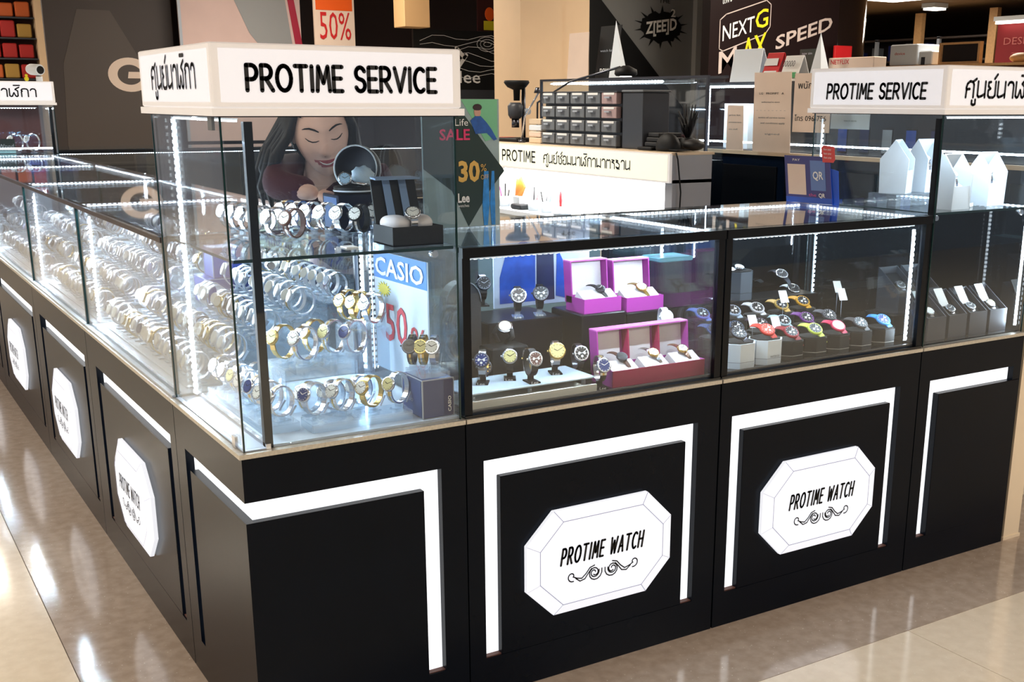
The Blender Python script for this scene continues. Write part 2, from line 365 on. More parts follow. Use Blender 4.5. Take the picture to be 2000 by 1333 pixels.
# ------------------------------------------------------------------ counter base units
ZL = .773
def plaque(parent, cx, cz, mirror=False, y=0.0):
    Wd, Hh, c = .241, .151, .085
    def octo(W_, H_, k): return [(cx - W_ + k, cz - H_), (cx + W_ - k, cz - H_), (cx + W_, cz - H_ + k), (cx + W_, cz + H_ - k), (cx + W_ - k, cz + H_), (cx - W_ + k, cz + H_), (cx - W_, cz + H_ - k), (cx - W_, cz - H_ + k)]
    o1 = octo(Wd, Hh, c); o2 = octo(Wd - .036, Hh - .03, c - .012)
    mm = M(); n = 8
    mm.add([(x, y - .004, z) for x, z in o1] + [(x, y - .016, z) for x, z in o1] + [(x, y - .026, z) for x, z in o2],
           [tuple(range(8))] + [(i, (i + 1) % n, (i + 1) % n + n, i + n) for i in range(n)] + [(i + n, (i + 1) % n + n, (i + 1) % n + 2 * n, i + 2 * n) for i in range(n)] + [tuple(range(16, 24))])
    p = mm.build('logo_plaque', PLAQUE, parent)
    ln = M()
    for i in range(8):
        a, b = o2[i], o2[(i + 1) % 8]
        strokes(ln, [[a, b]], (0, y - .0265, 0), X_, Z_, -Y_, 1, .0018)
        q = o1[i]; ln.quad((q[0] - .001, y - .0172, q[1]), (q[0] + .001, y - .0172, q[1]), (a[0] + .001, y - .0274, a[1]), (a[0] - .001, y - .0274, a[1]))
    ln.build('bevel_line', LINE, p)
    lettering(list('PROTIME WATCH'), (cx - .140, y - .0265, cz - .004), X_, Z_, -Y_, .046, .0068, width=.27, slant=.16, parent=p, gap=.36)
    orn = M()
    for s_ in (-1, 1):
        def sp(x0, z0, r0, turns, a0, dr=1):
            return [(cx + s_ * (x0 + r0 * (1 - .75 * k / 18) * math.cos(a0 + dr * turns * 2 * PI * k / 18)), cz + z0 + r0 * (1 - .75 * k / 18) * math.sin(a0 + dr * turns * 2 * PI * k / 18)) for k in range(19)]
        L = [sp(.029, -.048, .025, 1.4, PI * .9), sp(.031, -.047, .017, 1.0, PI * .9),
             [(cx + s_ * a, cz + b) for a, b in [(.03, -.026), (.045, -.03), (.058, -.045), (.072, -.056), (.088, -.052), (.098, -.047)]],
             [(cx + s_ * a, cz + b) for a, b in [(.04, -.034), (.05, -.045), (.062, -.06), (.078, -.063), (.092, -.052)]],
             sp(.104, -.044, .016, .9, -PI * .6)]
        strokes(orn, L, (0, y - .0265, 0), X_, Z_, -Y_, 1, .0036)
    orn.build('scroll_ornament', INK, p)
def base_unit(label, w, d, loc, rz, kind='full', strip_l=.05, strip_r=.08, plaq=True):
    """local x 0..w along the face, y 0 face .. d back"""
    t = thing('counter_unit', label, 'counter', loc, rz, 'black counter units')
    WORLD[0] = False
    e = .0015
    xl, xr = strip_l, w - strip_r       # outer edges of the lit slot
    M().box(e, w - e, .042, d, .0, ZL).build('carcass', BLACK, t)
    M().box(xl - .005, xr + .005, .022, .042, .1, .672).build('light_panel', WHITEL, t)
    fr = M()
    fr.box(e, w - e, 0, .042, .667, ZL).box(e, w - e, 0, .042, 0, .11)
    fr.box(e, xl, 0, .042, .11, .667).box(xr, w - e, 0, .042, .11, .667)
    fr.build('face_frame', BLACK, t)
    M().bbox(xl + .048, xr - .042, .0, .0215, .11, .617, .0015).build('front_panel', BLACK, t)
    M().box(xl, xl + .048, .004, .0215, .105, .113).build('slot_end', BROWN, t); M().box(xr - .042, xr, .004, .0215, .105, .113).build('slot_end', BROWN, t)
    M().box(e, w - e, -.006, d, ZL, ZL + .011).build('ledge', ALU, t)
    if plaq: plaque(t, (xl + xr) / 2 + .008, .345)
    WORLD[0] = True
    return t
# corner unit, lit on both faces
t = thing('counter_unit', 'black corner counter unit with a lit strip wrapping round its corner', 'counter', (0, 0, 0), 0, 'black counter units')
W1, D1 = .5655, .598
M().box(.042, W1, .042, D1, 0, ZL).build('carcass', BLACK, t)
M().box(.022, .5, .022, .042, .1, .672).box(.022, .042, .042, .515, .1, .672).build('light_panel', WHITEL, t)
fr = M(); fr.box(0, W1, 0, .042, .667, ZL).box(0, .042, .042, D1, .667, ZL).box(0, W1, 0, .042, 0, .11).box(0, .042, .042, D1, 0, .11).box(.497, W1, 0, .042, .11, .667).box(0, .042, .51, D1, .11, .667)
fr.build('face_frame', BLACK, t)
M().box(0, .448, 0, .0215, .11, .617).box(0, .0215, .0215, .47, .11, .617).build('front_panel', BLACK, t)
M().box(.448, .497, .004, .0215, .104, .112).build('slot_end', BROWN, t)
M().box(-.006, W1, -.006, D1, ZL, ZL + .011).build('ledge', ALU, t)
base_unit('black counter unit with lit arch and logo plaque, next to the corner unit', .829, .6, (.5675, 0, 0), 0)
base_unit('black counter unit with lit arch and logo plaque, beside the end unit', .845, .6, (1.399, 0, 0), 0, strip_l=.045, strip_r=.087)
# narrow end unit without plaque
t = thing('counter_unit', 'narrow black end counter unit without plaque, beside the cream post', 'counter', (2.247, 0, 0), 0, 'black counter units')
M().box(2.247, 2.771, .042, .575, 0, ZL).build('carcass', BLACK, t)
M().box(2.295, 2.732, .022, .042, .1, .672).build('light_panel', WHITEL, t)
fr = M(); fr.box(2.247, 2.771, 0, .042, .667, ZL).box(2.247, 2.771, 0, .042, 0, .11).box(2.247, 2.299, 0, .042, .11, .667).box(2.731, 2.771, 0, .042, .11, .667); fr.build('face_frame', BLACK, t)
M().bbox(2.343, 2.765, -.004, .0215, .111, .617, .0015).build('front_panel', BLACK, t)
M().box(2.299, 2.343, .004, .0215, .104, .112).build('slot_end', BROWN, t)
M().box(2.247, 2.771, -.006, .575, ZL, ZL + .011).build('ledge', ALU, t)
for a, b, lab in [(.6, 1.8, 'nearest the corner'), (1.8, 2.985, 'second from the corner'), (2.985, 4.4, 'third from the corner'), (4.4, 5.8, 'fourth from the corner'), (5.8, 6.4, 'at the far corner')]:
    base_unit('black counter unit on the aisle side, %s' % lab, b - a - .002, .6, (0, b - .001, 0), -PI / 2, strip_l=.14 if b - a > .8 else .05, strip_r=.06, plaq=b - a > .8)
for a, b, lab in [(.6, 2.2, 'beside the far corner'), (2.2, 3.8, 'further along')]:
    t = thing('counter_unit', 'black counter unit of the far run under the dark banner, %s' % lab, 'counter', (a, 6.4, 0), 0, 'black counter units')
    M().box(a + .002, b - .002, 6.44, 7.0, 0, ZL).build('carcass', BLACK, t); M().box(a + .002, b - .002, 6.4, 6.44, 0, ZL).build('face_frame', BLACK, t); M().box(a + .002, b - .002, 6.395, 7.0, ZL, ZL + .011).build('ledge', ALU, t)
# cream post at the end of the counter
struct('column_cream', M().box(2.788, 2.875, .004, .2, 0, 1.1).box(2.783, 2.88, 0, .204, 0, .012), mat('cream_post_paint', srgb(232, 215, 190), .45, noise=.03, nscale=4))

# ------------------------------------------------------------------ LED strips and glass cases
def led(parent, a, b, out, step=.017, sz=.0044, wd=.010, light=0, ldir=None, name='led_strip', back=0):
    a, b, out = Vector(a), Vector(b), Vector(out).normalized(); L = (b - a).length; d = (b - a) / L; s_ = d.cross(out)
    mm = M(); w2 = wd / 2
    base = [a - s_ * w2, a + s_ * w2, b + s_ * w2, b - s_ * w2]
    mm.slab(base, -out, .003, 1)
    n = int(L / step)
    for i in range(n):
        c = a + d * ((i + .5) * step)
        for q in ([out, 1],):
            p = [c - d * sz - s_ * sz, c + d * sz - s_ * sz, c + d * sz + s_ * sz, c - d * sz + s_ * sz]
            mm.slab(p, out, sz, 0)
    o = mm.build(name, [LED, LEDB], parent, kind='stuff')
    if light:
        ld = Vector(ldir or out)
        l = bpy.data.lights.new('led_light', 'AREA'); l.shape = 'RECTANGLE'; l.size = L; l.size_y = .006; l.energy = light; l.color = (.72, .87, 1)
        lo = bpy.data.objects.new('led_light', l); COL.objects.link(lo)
        z = -ld.normalized(); x = (d - z * d.dot(z)).normalized(); y = z.cross(x)
        lo.matrix_world = Matrix.Translation((a + b) / 2 + out * (sz + .002)) @ Matrix((x, y, z)).transposed().to_4x4()
    return o
SMOKE = glassmat('smoked_glass', (.10, .16, .20, 1), base=.06, haze=.01)
TINT = glassmat('tinted_glass', (.45, .60, .72, 1), base=.05, haze=.02)
Z0, ZT = ZL + .0115, 1.216
def pane(parent, x0, x1, y0, y1, z0, z1, name='glass_pane', m_=None):
    return M().box(x0, x1, y0, y1, z0, z1).build(name, m_ or GLASS, parent)
def low_case(label, x0, x1, y0, y1, deck, leds=(), front='y', rail=.030, post=.022, back=None, dep_rail=.02, inner=None):
    """glass case; front 'y' faces -Y, 'x' faces -X"""
    t = thing('glass_case', label, 'display case', (x0, y0, Z0), 0, 'glass display cases')
    g6 = .005
    xa, xb, ya, yb = x0 + .002, x1 - .002, y0 + .002, y1 - .002
    M().box(xa, xb, ya, yb, Z0, Z0 + .006).build('deck', deck, t)
    zc = Z0 + .0065
    pane(t, xa, xb, ya, yb, ZT - g6, ZT, 'top_glass')
    if front == 'y':
        ya += .012
        pane(t, xa + post, xb - post, ya, ya + g6, zc, ZT - rail, 'front_glass')
        pane(t, xa + post, xb - post, yb - g6, yb, zc, ZT - .02, 'back_glass', back)
        f = M().box(xa, xb, ya - .012, ya + dep_rail - .012, ZT - rail, ZT - g6 - .0003)
        f.box(xa, xa + post, ya - .008, ya + .012, zc, ZT - rail).box(xb - post, xb, ya - .008, ya + .012, zc, ZT - rail)
        f.box(xa, xb, yb - .018, yb, ZT - .02, ZT - g6 - .0003).box(xa, xa + .014, yb - .014, yb, zc, ZT - .02).box(xb - .014, xb, yb - .014, yb, zc, ZT - .02)
        f.box(xa, xa + .012, ya + .012, yb - .018, ZT - .018, ZT - g6 - .0003).box(xb - .012, xb, ya + .012, yb - .018, ZT - .018, ZT - g6 - .0003)
        f.build('frame', BLACKF, t)
        pane(t, xa + .002, xa + .006, ya + .014, yb - .016, zc, ZT - .02, 'side_glass'); pane(t, xb - .006, xb - .002, ya + .014, yb - .016, zc, ZT - .02, 'side_glass')
        M().box(xa + post, xb - post, ya + .006, ya + .012, zc, zc + .008).build('bottom_track', STEELD, t)
    else:
        xa += .012
        pane(t, xa, xa + g6, ya + .006, yb - .006, zc, ZT - .02, 'front_glass')
        pane(t, xb - g6, xb, ya + .012, yb - .012, zc, ZT - .02, 'back_glass', back)
        f = M().box(xa - .008, xa + .012, ya, yb, ZT - .02, ZT - g6 - .0003).box(xb - .016, xb, ya, yb, ZT - .02, ZT - g6 - .0003)
        f.box(xa + .012, xb - .016, ya, ya + .01, ZT - .018, ZT - g6 - .0003).box(xa + .012, xb - .016, yb - .01, yb, ZT - .018, ZT - g6 - .0003)
        f.build('frame', mat('bronze_frame', srgb(70, 62, 60), .3, .4), t)
        for q in ((xa - .004, xa + .008, ya, ya + .005), (xa - .004, xa + .008, yb - .005, yb), (xb - .01, xb, ya, ya + .01), (xb - .01, xb, yb - .01, yb)): M().box(*q, zc, ZT - .02).build('corner_bead', EDGE, t)
        M().box(xa + .006, xa + .014, ya + .006, yb - .006, zc, zc + .006).build('bottom_track', STEEL, t)
    for (a, b, out, li, ld) in leds: led(t, a, b, out, light=li, ldir=ld)
    return t
dn = (0, 0, -1)
low_case('black framed glass case with magenta watch boxes, beside the tall corner case', .5675, 1.3975, 0, .6, DECKB,
         [((.62, .576, ZT - .013), (1.38, .576, ZT - .013), (0, -1, .1), 5, (0, -.35, -1)), ((1.380, .06, ZT - .014), (1.380, .55, ZT - .014), (-1, 0, .1), 3, (-.3, 0, -1)),
          ((.60, .040, ZT - .034), (1.36, .040, ZT - .034), (0, 1, -.4), 4, (0, .25, -1))], back=TINT)  # strip hidden behind the front rail is added to light the contents
low_case('black framed glass case with colourful sports watches in black boxes', 1.399, 2.2435, 0, .6, DECKB,
         [((1.42, .576, ZT - .013), (2.22, .576, ZT - .013), (0, -1, .1), 2.6, (0, -.3, -1)), ((2.226, .06, ZT - .014), (2.226, .55, ZT - .014), (-1, 0, .1), 0, None),
          ((2.21, .045, Z0 + .02), (2.21, .045, ZT - .05), (-.5, -1, 0), 1.5, (-1, .6, 0)), ((1.60, .566, ZT - .16), (1.60, .566, ZT - .05), (0, -1, 0), 0, None), ((1.44, .040, ZT - .034), (2.20, .040, ZT - .034), (0, 1, -.4), 2.6, (0, .25, -1))], back=SMOKE)  # last strip is an added fill, out of sight behind the front rail
LEFT = [(.602, 1.8, 'nearest the tall corner case'), (1.8, 2.985, 'second from the tall corner case'), (2.985, 4.4, 'third from the tall corner case'), (4.4, 5.8, 'beside the far tall case')]
for i, (a, b, lab) in enumerate(LEFT):
    le = [((.03, b - .014, ZT - .013), (.57, b - .014, ZT - .013), (0, -1, .1), 12 if i < 3 else 8, (0, -.5, -1)), ((.018 + .03, b - .03, Z0 + .015), (.048, b - .03, ZT - .05), (-1, -.6, 0), 7, (.5, -1, 0)),
          ((.578, a + .03, ZT - .013), (.578, b - .03, ZT - .013), (-1, 0, .1), 8, (-.3, 0, -1))]
    low_case('long glass case on the aisle side packed with watches, ' + lab, 0, .6, a, b, DECKW, le, 'x')
for a, b, lab in [(.64, 2.2, 'beside the far tall case'), (2.2, 3.8, 'further along')]:
    low_case('glass case on the far run under the dark banner, ' + lab, a, b, 6.4, 7.0, DECKB, [((a + .02, 6.44, ZT - .03), (b - .02, 6.44, ZT - .03), (0, -.8, -1), 5, dn)])

def tall_case(label, x0, x1, y0, y1, ztop, post=True, shelfz=1.2165, sign_h=.143, inset=.07, hidden_back=True, black_post=None, deck=DECKW, low_back=None):
    t = thing('tall_glass_case', label, 'display case', (x0, y0, Z0), 0, 'tall glass cases')
    zb = ztop - .006
    M().box(x0 + inset, x1 - .004, y0 + .02, y1 - .01, Z0, Z0 + .006).build('deck', deck, t)
    if inset > .01: M().box(x0 + .008, x0 + inset - .012, y0 + .01, y1 - .01, Z0, Z0 + .003).build('side_tray', GREYL, t); M().box(x0 + inset - .012, x0 + inset - .001, y0 + .01, y1 - .01, Z0, Z0 + .012).build('tray_edge', STEEL, t)
    pane(t, x0 + .016, x1 - .01, y0 + .01, y0 + .015, Z0 + .0065, zb, 'front_glass')
    pane(t, x0 + .01, x0 + .015, y0 + .012, y1 - .006, Z0 + .0125, zb, 'side_glass')
    pane(t, x1 - .010, x1 - .005, y0 + .018, y1 - .008, Z0 + .0065, zb if low_back is None else shelfz, 'side_glass', low_back)
    if low_back is not None: pane(t, x1 - .010, x1 - .005, y0 + .018, y1 - .008, shelfz + .001, zb, 'side_glass')
    pane(t, x0 + .016, x1 - .012, y1 - .012, y1 - .007, Z0 + .0065, zb if low_back is None else shelfz, 'back_glass', low_back)
    if low_back is not None: pane(t, x0 + .016, x1 - .012, y1 - .012, y1 - .007, shelfz + .001, zb, 'back_glass')
    M().box(x0 + .0085, x0 + .0125, y0 + .0085, y0 + .0125, Z0, zb).build('corner_bead', EDGE, t); M().box(x0 + .0085, x0 + .0125, y1 - .010, y1 - .006, Z0, zb).build('corner_bead', EDGE, t); M().box(x1 - .009, x1 - .005, y0 + .0085, y0 + .0125, Z0, zb).build('corner_bead', EDGE, t)
    f = M()
    bx = x0 + (black_post if black_post is not None else .0)
    f.box(bx, bx + .019, y0 + .017, y0 + .034, Z0, zb - .01)
    f.build('black_post', BLACKF, t)
    s_ = M().box(x0 + .02, x1 - .012, y0 + .02, y1 - .02, shelfz - .006, shelfz).build('glass_shelf', GLASS, t)
    M().box(x0 + .02, x1 - .012, y0 + .0185, y0 + .0198, shelfz - .007, shelfz + .0005).box(x0 + .0175, x0 + .0195, y0 + .02, y1 - .02, shelfz - .006, shelfz).build('shelf_edge', EDGE, s_)
    for px_ in (x0 + inset + .03, x1 - .06):
        M().cyl((px_, y0 + .02, shelfz - .017), .0085, .02, (0, 1, 0), 12).build('shelf_bracket', STEEL, t)
    # light box sign on top
    sg = M().bbox(x0 - .006, x1 + .004, y0 - .006, y1 + .006, ztop + .012, ztop + sign_h, .003)
    sb = sg.build('sign_box', SIGNB, t)
    M().box(x0 - .010, x1 + .010, y0 - .010, y1 + .01, ztop - .004, ztop + .0115).build('sign_base', SIGNB, t)
    M().box(x0 + .002, x1 - .001, y0 + .002, y1 - .002, ztop - .0065, ztop - .0045).build('case_top', BLACKF, t)
    return t, sb
t, sb = tall_case('tall glass corner case with silver watches on a shelf under a lit sign', 0, .5655, 0, .6, 1.524, inset=.074, black_post=.062)
zc = 1.6
M().box(.012, .548, -.0068, -.0061, 1.548, 1.655).build('sign_face', SIGNF, sb); M().box(-.0068, -.0061, .012, .588, 1.548, 1.655).build('sign_face', SIGNF, sb)
lettering(list('PROTIME SERVICE'), (.068, -.0068, 1.572), X_, Z_, -Y_, .0505, .0093, width=.436, parent=sb)
lettering(TH_SHORT, (-.0068, .480, 1.578), -Y_, Z_, -X_, .048, .0085, width=.375, parent=sb)
led(t, (.055, .562, Z0 + .012), (.055, .562, 1.512), (-1, -.7, 0), light=12, ldir=(.6, -1, 0))
led(t, (.062, .588, Z0 + .02), (.062, .588, 1.512), (.3, -1, 0), light=0)
led(t, (.045, .015, 1.512), (.045, .5, 1.512), (0, 0, -1), light=2.2, ldir=(.4, .2, -1)); led(t, (.545, .572, Z0 + .02), (.545, .572, 1.20), (-1, -.6, 0), light=4, ldir=(-1, -.6, 0)); M().box(.525, .540, .575, .586, Z0 + .0065, 1.205).build('rear_post', BLACKF, t)
M().box(.003, .0095, .05, .075, Z0, Z0 + .028).build('glass_clamp', STEEL, t); M().box(.003, .0095, .045, .075, 1.49, 1.517).build('glass_clamp', GREY, t)
t, sb = tall_case('tall glass case at the counter end with white house-shaped watch boxes', 2.2475, 2.7705, 0, .575, 1.524, inset=.006, black_post=.006, deck=DECKB, low_back=SMOKE)
M().box(2.262, 2.758, -.0068, -.0061, 1.548, 1.655).build('sign_face', SIGNF, sb); M().box(2.2407, 2.2414, .012, .563, 1.548, 1.655).build('sign_face', SIGNF, sb)
lettering(list('PROTIME SERVICE'), (2.2407, .497, 1.568), -Y_, Z_, -X_, .046, .0085, width=.425, parent=sb, slant=.06)
lettering(TH_SHORT, (2.33, -.0068, 1.572), X_, Z_, -Y_, .048, .0085, width=.375, parent=sb)
led(t, (2.752, .03, Z0 + .02), (2.752, .03, 1.20), (-1, -.8, 0), light=1.6, ldir=(-1, 1, 0)); led(t, (2.28, .55, Z0 + .02), (2.28, .55, 1.5), (.5, -1, 0)); led(t, (2.30, .03, 1.512), (2.74, .03, 1.512), dn, light=4.5, ldir=(0, .5, -1))
t, sb = tall_case('far tall glass case at the corner with a security camera on its sign', 0, .638, 5.803, 6.42, 1.524, inset=.01, black_post=.60)
M().box(.012, .626, 5.7962, 5.7969, 1.548, 1.66).build('sign_face', SIGNF, sb)
lettering(TH_SHORT, (.10, 5.7962, 1.572), X_, Z_, -Y_, .048, .0085, width=.43, parent=sb)
led(t, (.02, 5.83, 1.25), (.62, 5.83, 1.25), (0, -1, -.3), light=4, ldir=(0, .3, -1)); led(t, (.05, 6.3, 1.5), (.6, 6.3, 1.5), dn, light=6, ldir=(0, -.2, -1))
#@@BG
# ------------------------------------------------------------------ repair bench with lit sign
t = thing('repair_bench', 'cream repair bench with lit fascia sign over a bright work recess', 'bench', (2.627, 1.864, 0))
IVORY = mat('ivory_laminate', srgb(226, 222, 208), .5)
GREYW = mat('grey_panel', srgb(165, 168, 176), .5)
M().box(2.62, 2.86, 1.86, 3.75, 0, .93).build('cabinet', IVORY, t)
M().box(2.60, 2.87, 1.85, 3.76, .93, .955).build('worktop', WHITE, t)
M().box(2.845, 2.86, 1.90, 3.70, .955, 1.19).build('recess_back', mat('recess_white', srgb(245, 243, 235), .6), t)
M().box(2.627, 2.86, 1.845, 1.90, .955, 1.205).build('side_panel', GREYW, t)
M().box(2.70, 2.86, 3.70, 3.75, .955, 1.205).build('side_panel', IVORY, t)
M().box(2.62, 2.86, 1.845, 3.76, 1.19, 1.318).build('upper_shelf', GREYW, t)
M().box(2.615, 2.87, 1.84, 3.765, 1.318, 1.33).build('shelf_top', CREAM, t)
sgn = M().box(2.605, 2.6195, 1.84, 3.58, 1.192, 1.325).build('sign_box', SIGNB, t)
M().box(2.6035, 2.6045, 1.856, 3.565, 1.20, 1.317).build('sign_face', mat('sign_face_warm', srgb(235, 232, 200), .4, emit=(.95, .93, .78, 1), es=.62), sgn)
lettering(list('PROTIME'), (2.603, 3.40, 1.235), -Y_, Z_, -X_, .055, .009, width=.36, parent=sgn)
lettering(TH_LONG, (2.603, 2.95, 1.238), -Y_, Z_, -X_, .042, .0065, width=.80, parent=sgn, gap=.2)
tb = M().cyl((2.72, 1.98, 1.165), .012, 1.6, (0, 1, 0), 12).build('lamp_tube', mat('tube_glow', (1, 1, 1, 1), .5, emit=(1, 1, .96, 1), es=6), t)
l = bpy.data.lights.new('tube_light', 'AREA'); l.shape = 'RECTANGLE'; l.size = 1.6; l.size_y = .03; l.energy = 16
lo = bpy.data.objects.new('tube_light', l); COL.objects.link(lo); lo.matrix_world = Matrix.Translation((2.70, 2.8, 1.145)) @ Matrix(((0, -.9, -.43), (1, 0, 0), (0, -.43, .9))).to_4x4()
M().box(2.72, 2.80, 1.90, 1.97, 1.14, 1.19).build('lamp_holder', GREY, t)
M().box(2.838, 2.8445, 2.9, 3.35, 1.12, 1.15).build('vent_grille', IVORY, t)
# parts-drawer cabinet
t = thing('drawer_cabinet', 'dark grey small-parts cabinet with twenty little drawers on the bench', 'cabinet', (2.70, 2.38, 1.33))
y0, y1, z0, z1 = 2.38, 3.11, 1.33, 1.607
M().box(2.715, 2.86, y0, y1, z0, z1).box(2.68, 2.716, y0, y1, z0, z0 + .006).box(2.68, 2.716, y0, y1, z1 - .006, z1).build('body', GREYD, t)
dw, dh = (y1 - y0) / 5, (z1 - z0) / 4
for i in range(5):
    for j in range(4):
        a, b = y0 + i * dw + .006, y0 + (i + 1) * dw - .006; c, e = z0 + j * dh + .007, z0 + (j + 1) * dh - .006
        d_ = M().bbox(2.682, 2.714, a, b, c, e, .003).build('drawer', GREY if (i, j) not in ((0, 3), (0, 2)) else mat('pink_drawer', srgb(176, 150, 150), .5), t)
        M().box(2.668, 2.6815, a + .045, b - .045, c + .028, c + .036).build('handle', GREYL, d_)
        M().box(2.6805, 2.6815, a + .02, b - .02, c + .044, c + .055).build('label_card', PAPER, d_)
tt = thing('storage_box', 'plain dark grey box beside the small-parts cabinet', 'box', (2.72, 2.19, 1.33)); M().bbox(2.70, 2.86, 2.185, 2.36, 1.33, 1.6, .004).build('body', GREYD, tt); M().bbox(2.695, 2.865, 2.18, 2.365, 1.601, 1.612, .003).build('lid', GREY, tt)
# microscope
t = thing('microscope', 'black stereo microscope on a pillar at the left end of the bench', 'microscope', (2.75, 3.5, 1.33))
M().bbox(2.68, 2.84, 3.375, 3.60, 1.33, 1.352, .006).build('base', BLACKM, t); M().cyl((2.79, 3.48, 1.352), .012, .3, n=10).build('pillar', STEELD, t)
M().lathe([(.03, 0), (.042, .02), (.045, .07), (.03, .09)], (2.735, 3.48, 1.46), n=16).build('head', GREYD, t)
M().lathe([(.018, 0), (.02, .06), (.055, .075), (.075, .1), (.07, .112)], (2.745, 3.48, 1.56), n=16).build('eyepiece', BLACKM, t)
M().cyl((2.735, 3.48, 1.41), .022, .05, n=12).build('objective', STEELD, t); M().cyl((2.80, 3.44, 1.5), .018, .08, (0, 1, 0), 12).build('focus_knob', GREYL, t)
# magnifier lamp on arm
t = thing('magnifier_lamp', 'black jointed magnifier lamp arching over the drawer cabinet', 'lamp', (2.80, 3.345, 1.33))
M().cyl((2.80, 3.345, 1.33), .02, .02, n=16).build('base', BLACKM, t)
M().tube([(2.80, 3.345, 1.35), (2.80, 3.34, 1.55), (2.80, 3.0, 1.66), (2.78, 2.5, 1.725)], .006).build('arm', STEELD, t)
M().lathe([(.015, .04), (.055, .02), (.058, 0), (.05, -.01)], (2.76, 2.42, 1.69), n=18).build('head', BLACKM, t); M().cyl((2.76, 2.42, 1.676), .03, .003, n=14).build('bulb', LAMP, t)
t = thing('magnifier_lamp', 'small silver angled lamp arm rising left of the drawer cabinet', 'lamp', (2.72, 3.33, 1.33))
M().cyl((2.69, 3.33, 1.33), .02, .015, n=14).build('base', STEELD, t); M().tube([(2.69, 3.33, 1.345), (2.69, 3.30, 1.47), (2.66, 3.10, 1.6)], .006).build('arm', STEEL, t); M().cyl((2.655, 3.10, 1.60), .02, .03, n=12, r2=.01).build('head', STEELD, t)
# trays of parts stacked
for k in range(4):
    o = M().bbox(2.70, 2.82, 3.14 + .004 * (k % 2), 3.27, 1.3305 + k * .034, 1.361 + k * .034, .004).build('parts_tray', [CREAM, PAPERB, WHITE, CREAM][k])
    tag(o, 'small plastic parts tray left of the drawers, %s of its stack' % ['lowest', 'second from below', 'third from below', 'topmost'][k], 'tray')
o = M().bbox(2.68, 2.85, 3.615, 3.74, 1.331, 1.35, .004).build('tool_case', RED); tag(o, 'flat dark red case under the microscope end of the bench', 'case')
# cap, pouch and dark papers at the right end
t = thing('cap', 'black baseball cap lying on the bench corner', 'cap', (2.74, 1.95, 1.33))
M().ellipsoid((2.70, 1.98, 1.345), .045, .08, .07, 18, 10, fn=lambda p: Vector((p.x, p.y, max(p.z, -.012)))).build('crown', BLACKM, t)
M().slab([(2.66, 1.92, 1.338), (2.66, 1.86, 1.336), (2.73, 1.85, 1.336), (2.74, 1.92, 1.338)], (0, 0, 1), .005).build('brim', BLACKM, t)
o = M().ellipsoid((2.80, 1.915, 1.36), .05, .06, .028, 16, 8).build('soft_pouch', LEATH); tag(o, 'black padded pouch half under the cap', 'pouch')
o = M().bbox(2.66, 2.86, 2.06, 2.175, 1.331, 1.347, .004).build('folder', BLACKM); tag(o, 'flat black folder between the grey box and the cap', 'folder')
for k in range(3):
    o = M().bbox(2.70 + .01 * k, 2.86, 2.05 + .015 * k, 2.17, 1.3475 + k * .022, 1.368 + k * .022, .004).build('black_bag', LEATH); tag(o, 'folded black bag on the flat folder, %s of the pile' % ['lowest', 'middle', 'topmost'][k], 'bag')
t = thing('plant_cutout', 'black spiky decoration standing behind the folded bags', 'decoration', (2.84, 2.01, 1.33)); M().cyl((2.84, 2.01, 1.33), .035, .06, n=12).build('pot', BLACKM, t)
mm = M()
for k in range(16):
    a = k * 2.4; mm.tube([(2.84, 2.01, 1.39), (2.84 + .025 * math.cos(a), 2.01 + .03 * math.sin(a), 1.43 + .02 * (k % 3)), (2.84 + .04 * math.cos(a), 2.01 + .06 * math.sin(a), 1.455 + .03 * (k % 4))], [.009, .008, .002], 5)
mm.build('spikes', BLACKM, t)
o = M().tube([(2.635, 1.84 - .006, 1.33), (2.64, 1.825, 1.30), (2.66, 1.822, 1.15), (2.65, 1.822, .9), (2.66, 1.83, .02)], .004, 6).build('power_cord', BLACKM); tag(o, 'black cord hanging down the near end of the repair bench', 'cord')
# items in the recess
t = thing('desk_fan', 'orange handheld blade-shaped tool standing in the bench recess', 'tool', (2.74, 3.40, .955))
M().slab([(2.70, 3.43, 1.02), (2.70, 3.37, 1.02), (2.71, 3.34, 1.08), (2.71, 3.39, 1.135), (2.71, 3.43, 1.12)], (1, 0, 0), .012).build('blade', ORANGE, t); M().bbox(2.69, 2.74, 3.36, 3.44, .956, 1.025, .004).build('stand', WHITE, t)
def pen_pot(label, y, cols, r=.03, h=.06):
    t = thing('pen_pot', label, 'pot', (2.70, y, .955)); M().lathe([(r, 0), (r * 1.1, h), (r * .95, h), (r * .85, .01)], (2.70, y, .956), n=14).build('pot', WHITE, t)
    for k, c in enumerate(cols):
        a = k * 2.1; p = Vector((2.70 + .4 * r * math.cos(a), y + .4 * r * math.sin(a), .96)); q = Vector((2.70 + 1.0 * r * math.cos(a), y + 1.3 * r * math.sin(a), 1.05 + .02 * (k % 3)))
        M().tube([p, q], .004, 6).build('pen', c, t)
pen_pot('white pot with red and green tools beside the orange tool', 3.22, [RED, GREEN, BLACKM, RED, STEEL]); pen_pot('white pot with pens in the middle of the recess', 3.08, [GREEN, BLACKM, STEEL, RED]); pen_pot('white pot with dark tools at the far left of the recess', 3.55, [BLACKM, mat('purple_pen', srgb(120, 30, 90), .5), BLACKM, RED])
t = thing('marker', 'red marker standing upright in a white block in the recess', 'marker', (2.70, 2.93, .956)); M().bbox(2.67, 2.74, 2.88, 2.97, .956, 1.0, .004).build('block', WHITE, t); M().lathe([(.007, 0), (.009, .03), (.006, .07), (.001, .09)], (2.70, 2.93, 1.0), n=10).build('body', RED, t)
o = M().bbox(2.65, 2.72, 3.28, 3.40, .956, .985, .006).build('tape_dispenser', BLACKM); tag(o, 'low black tray in front of the white pots', 'tray')
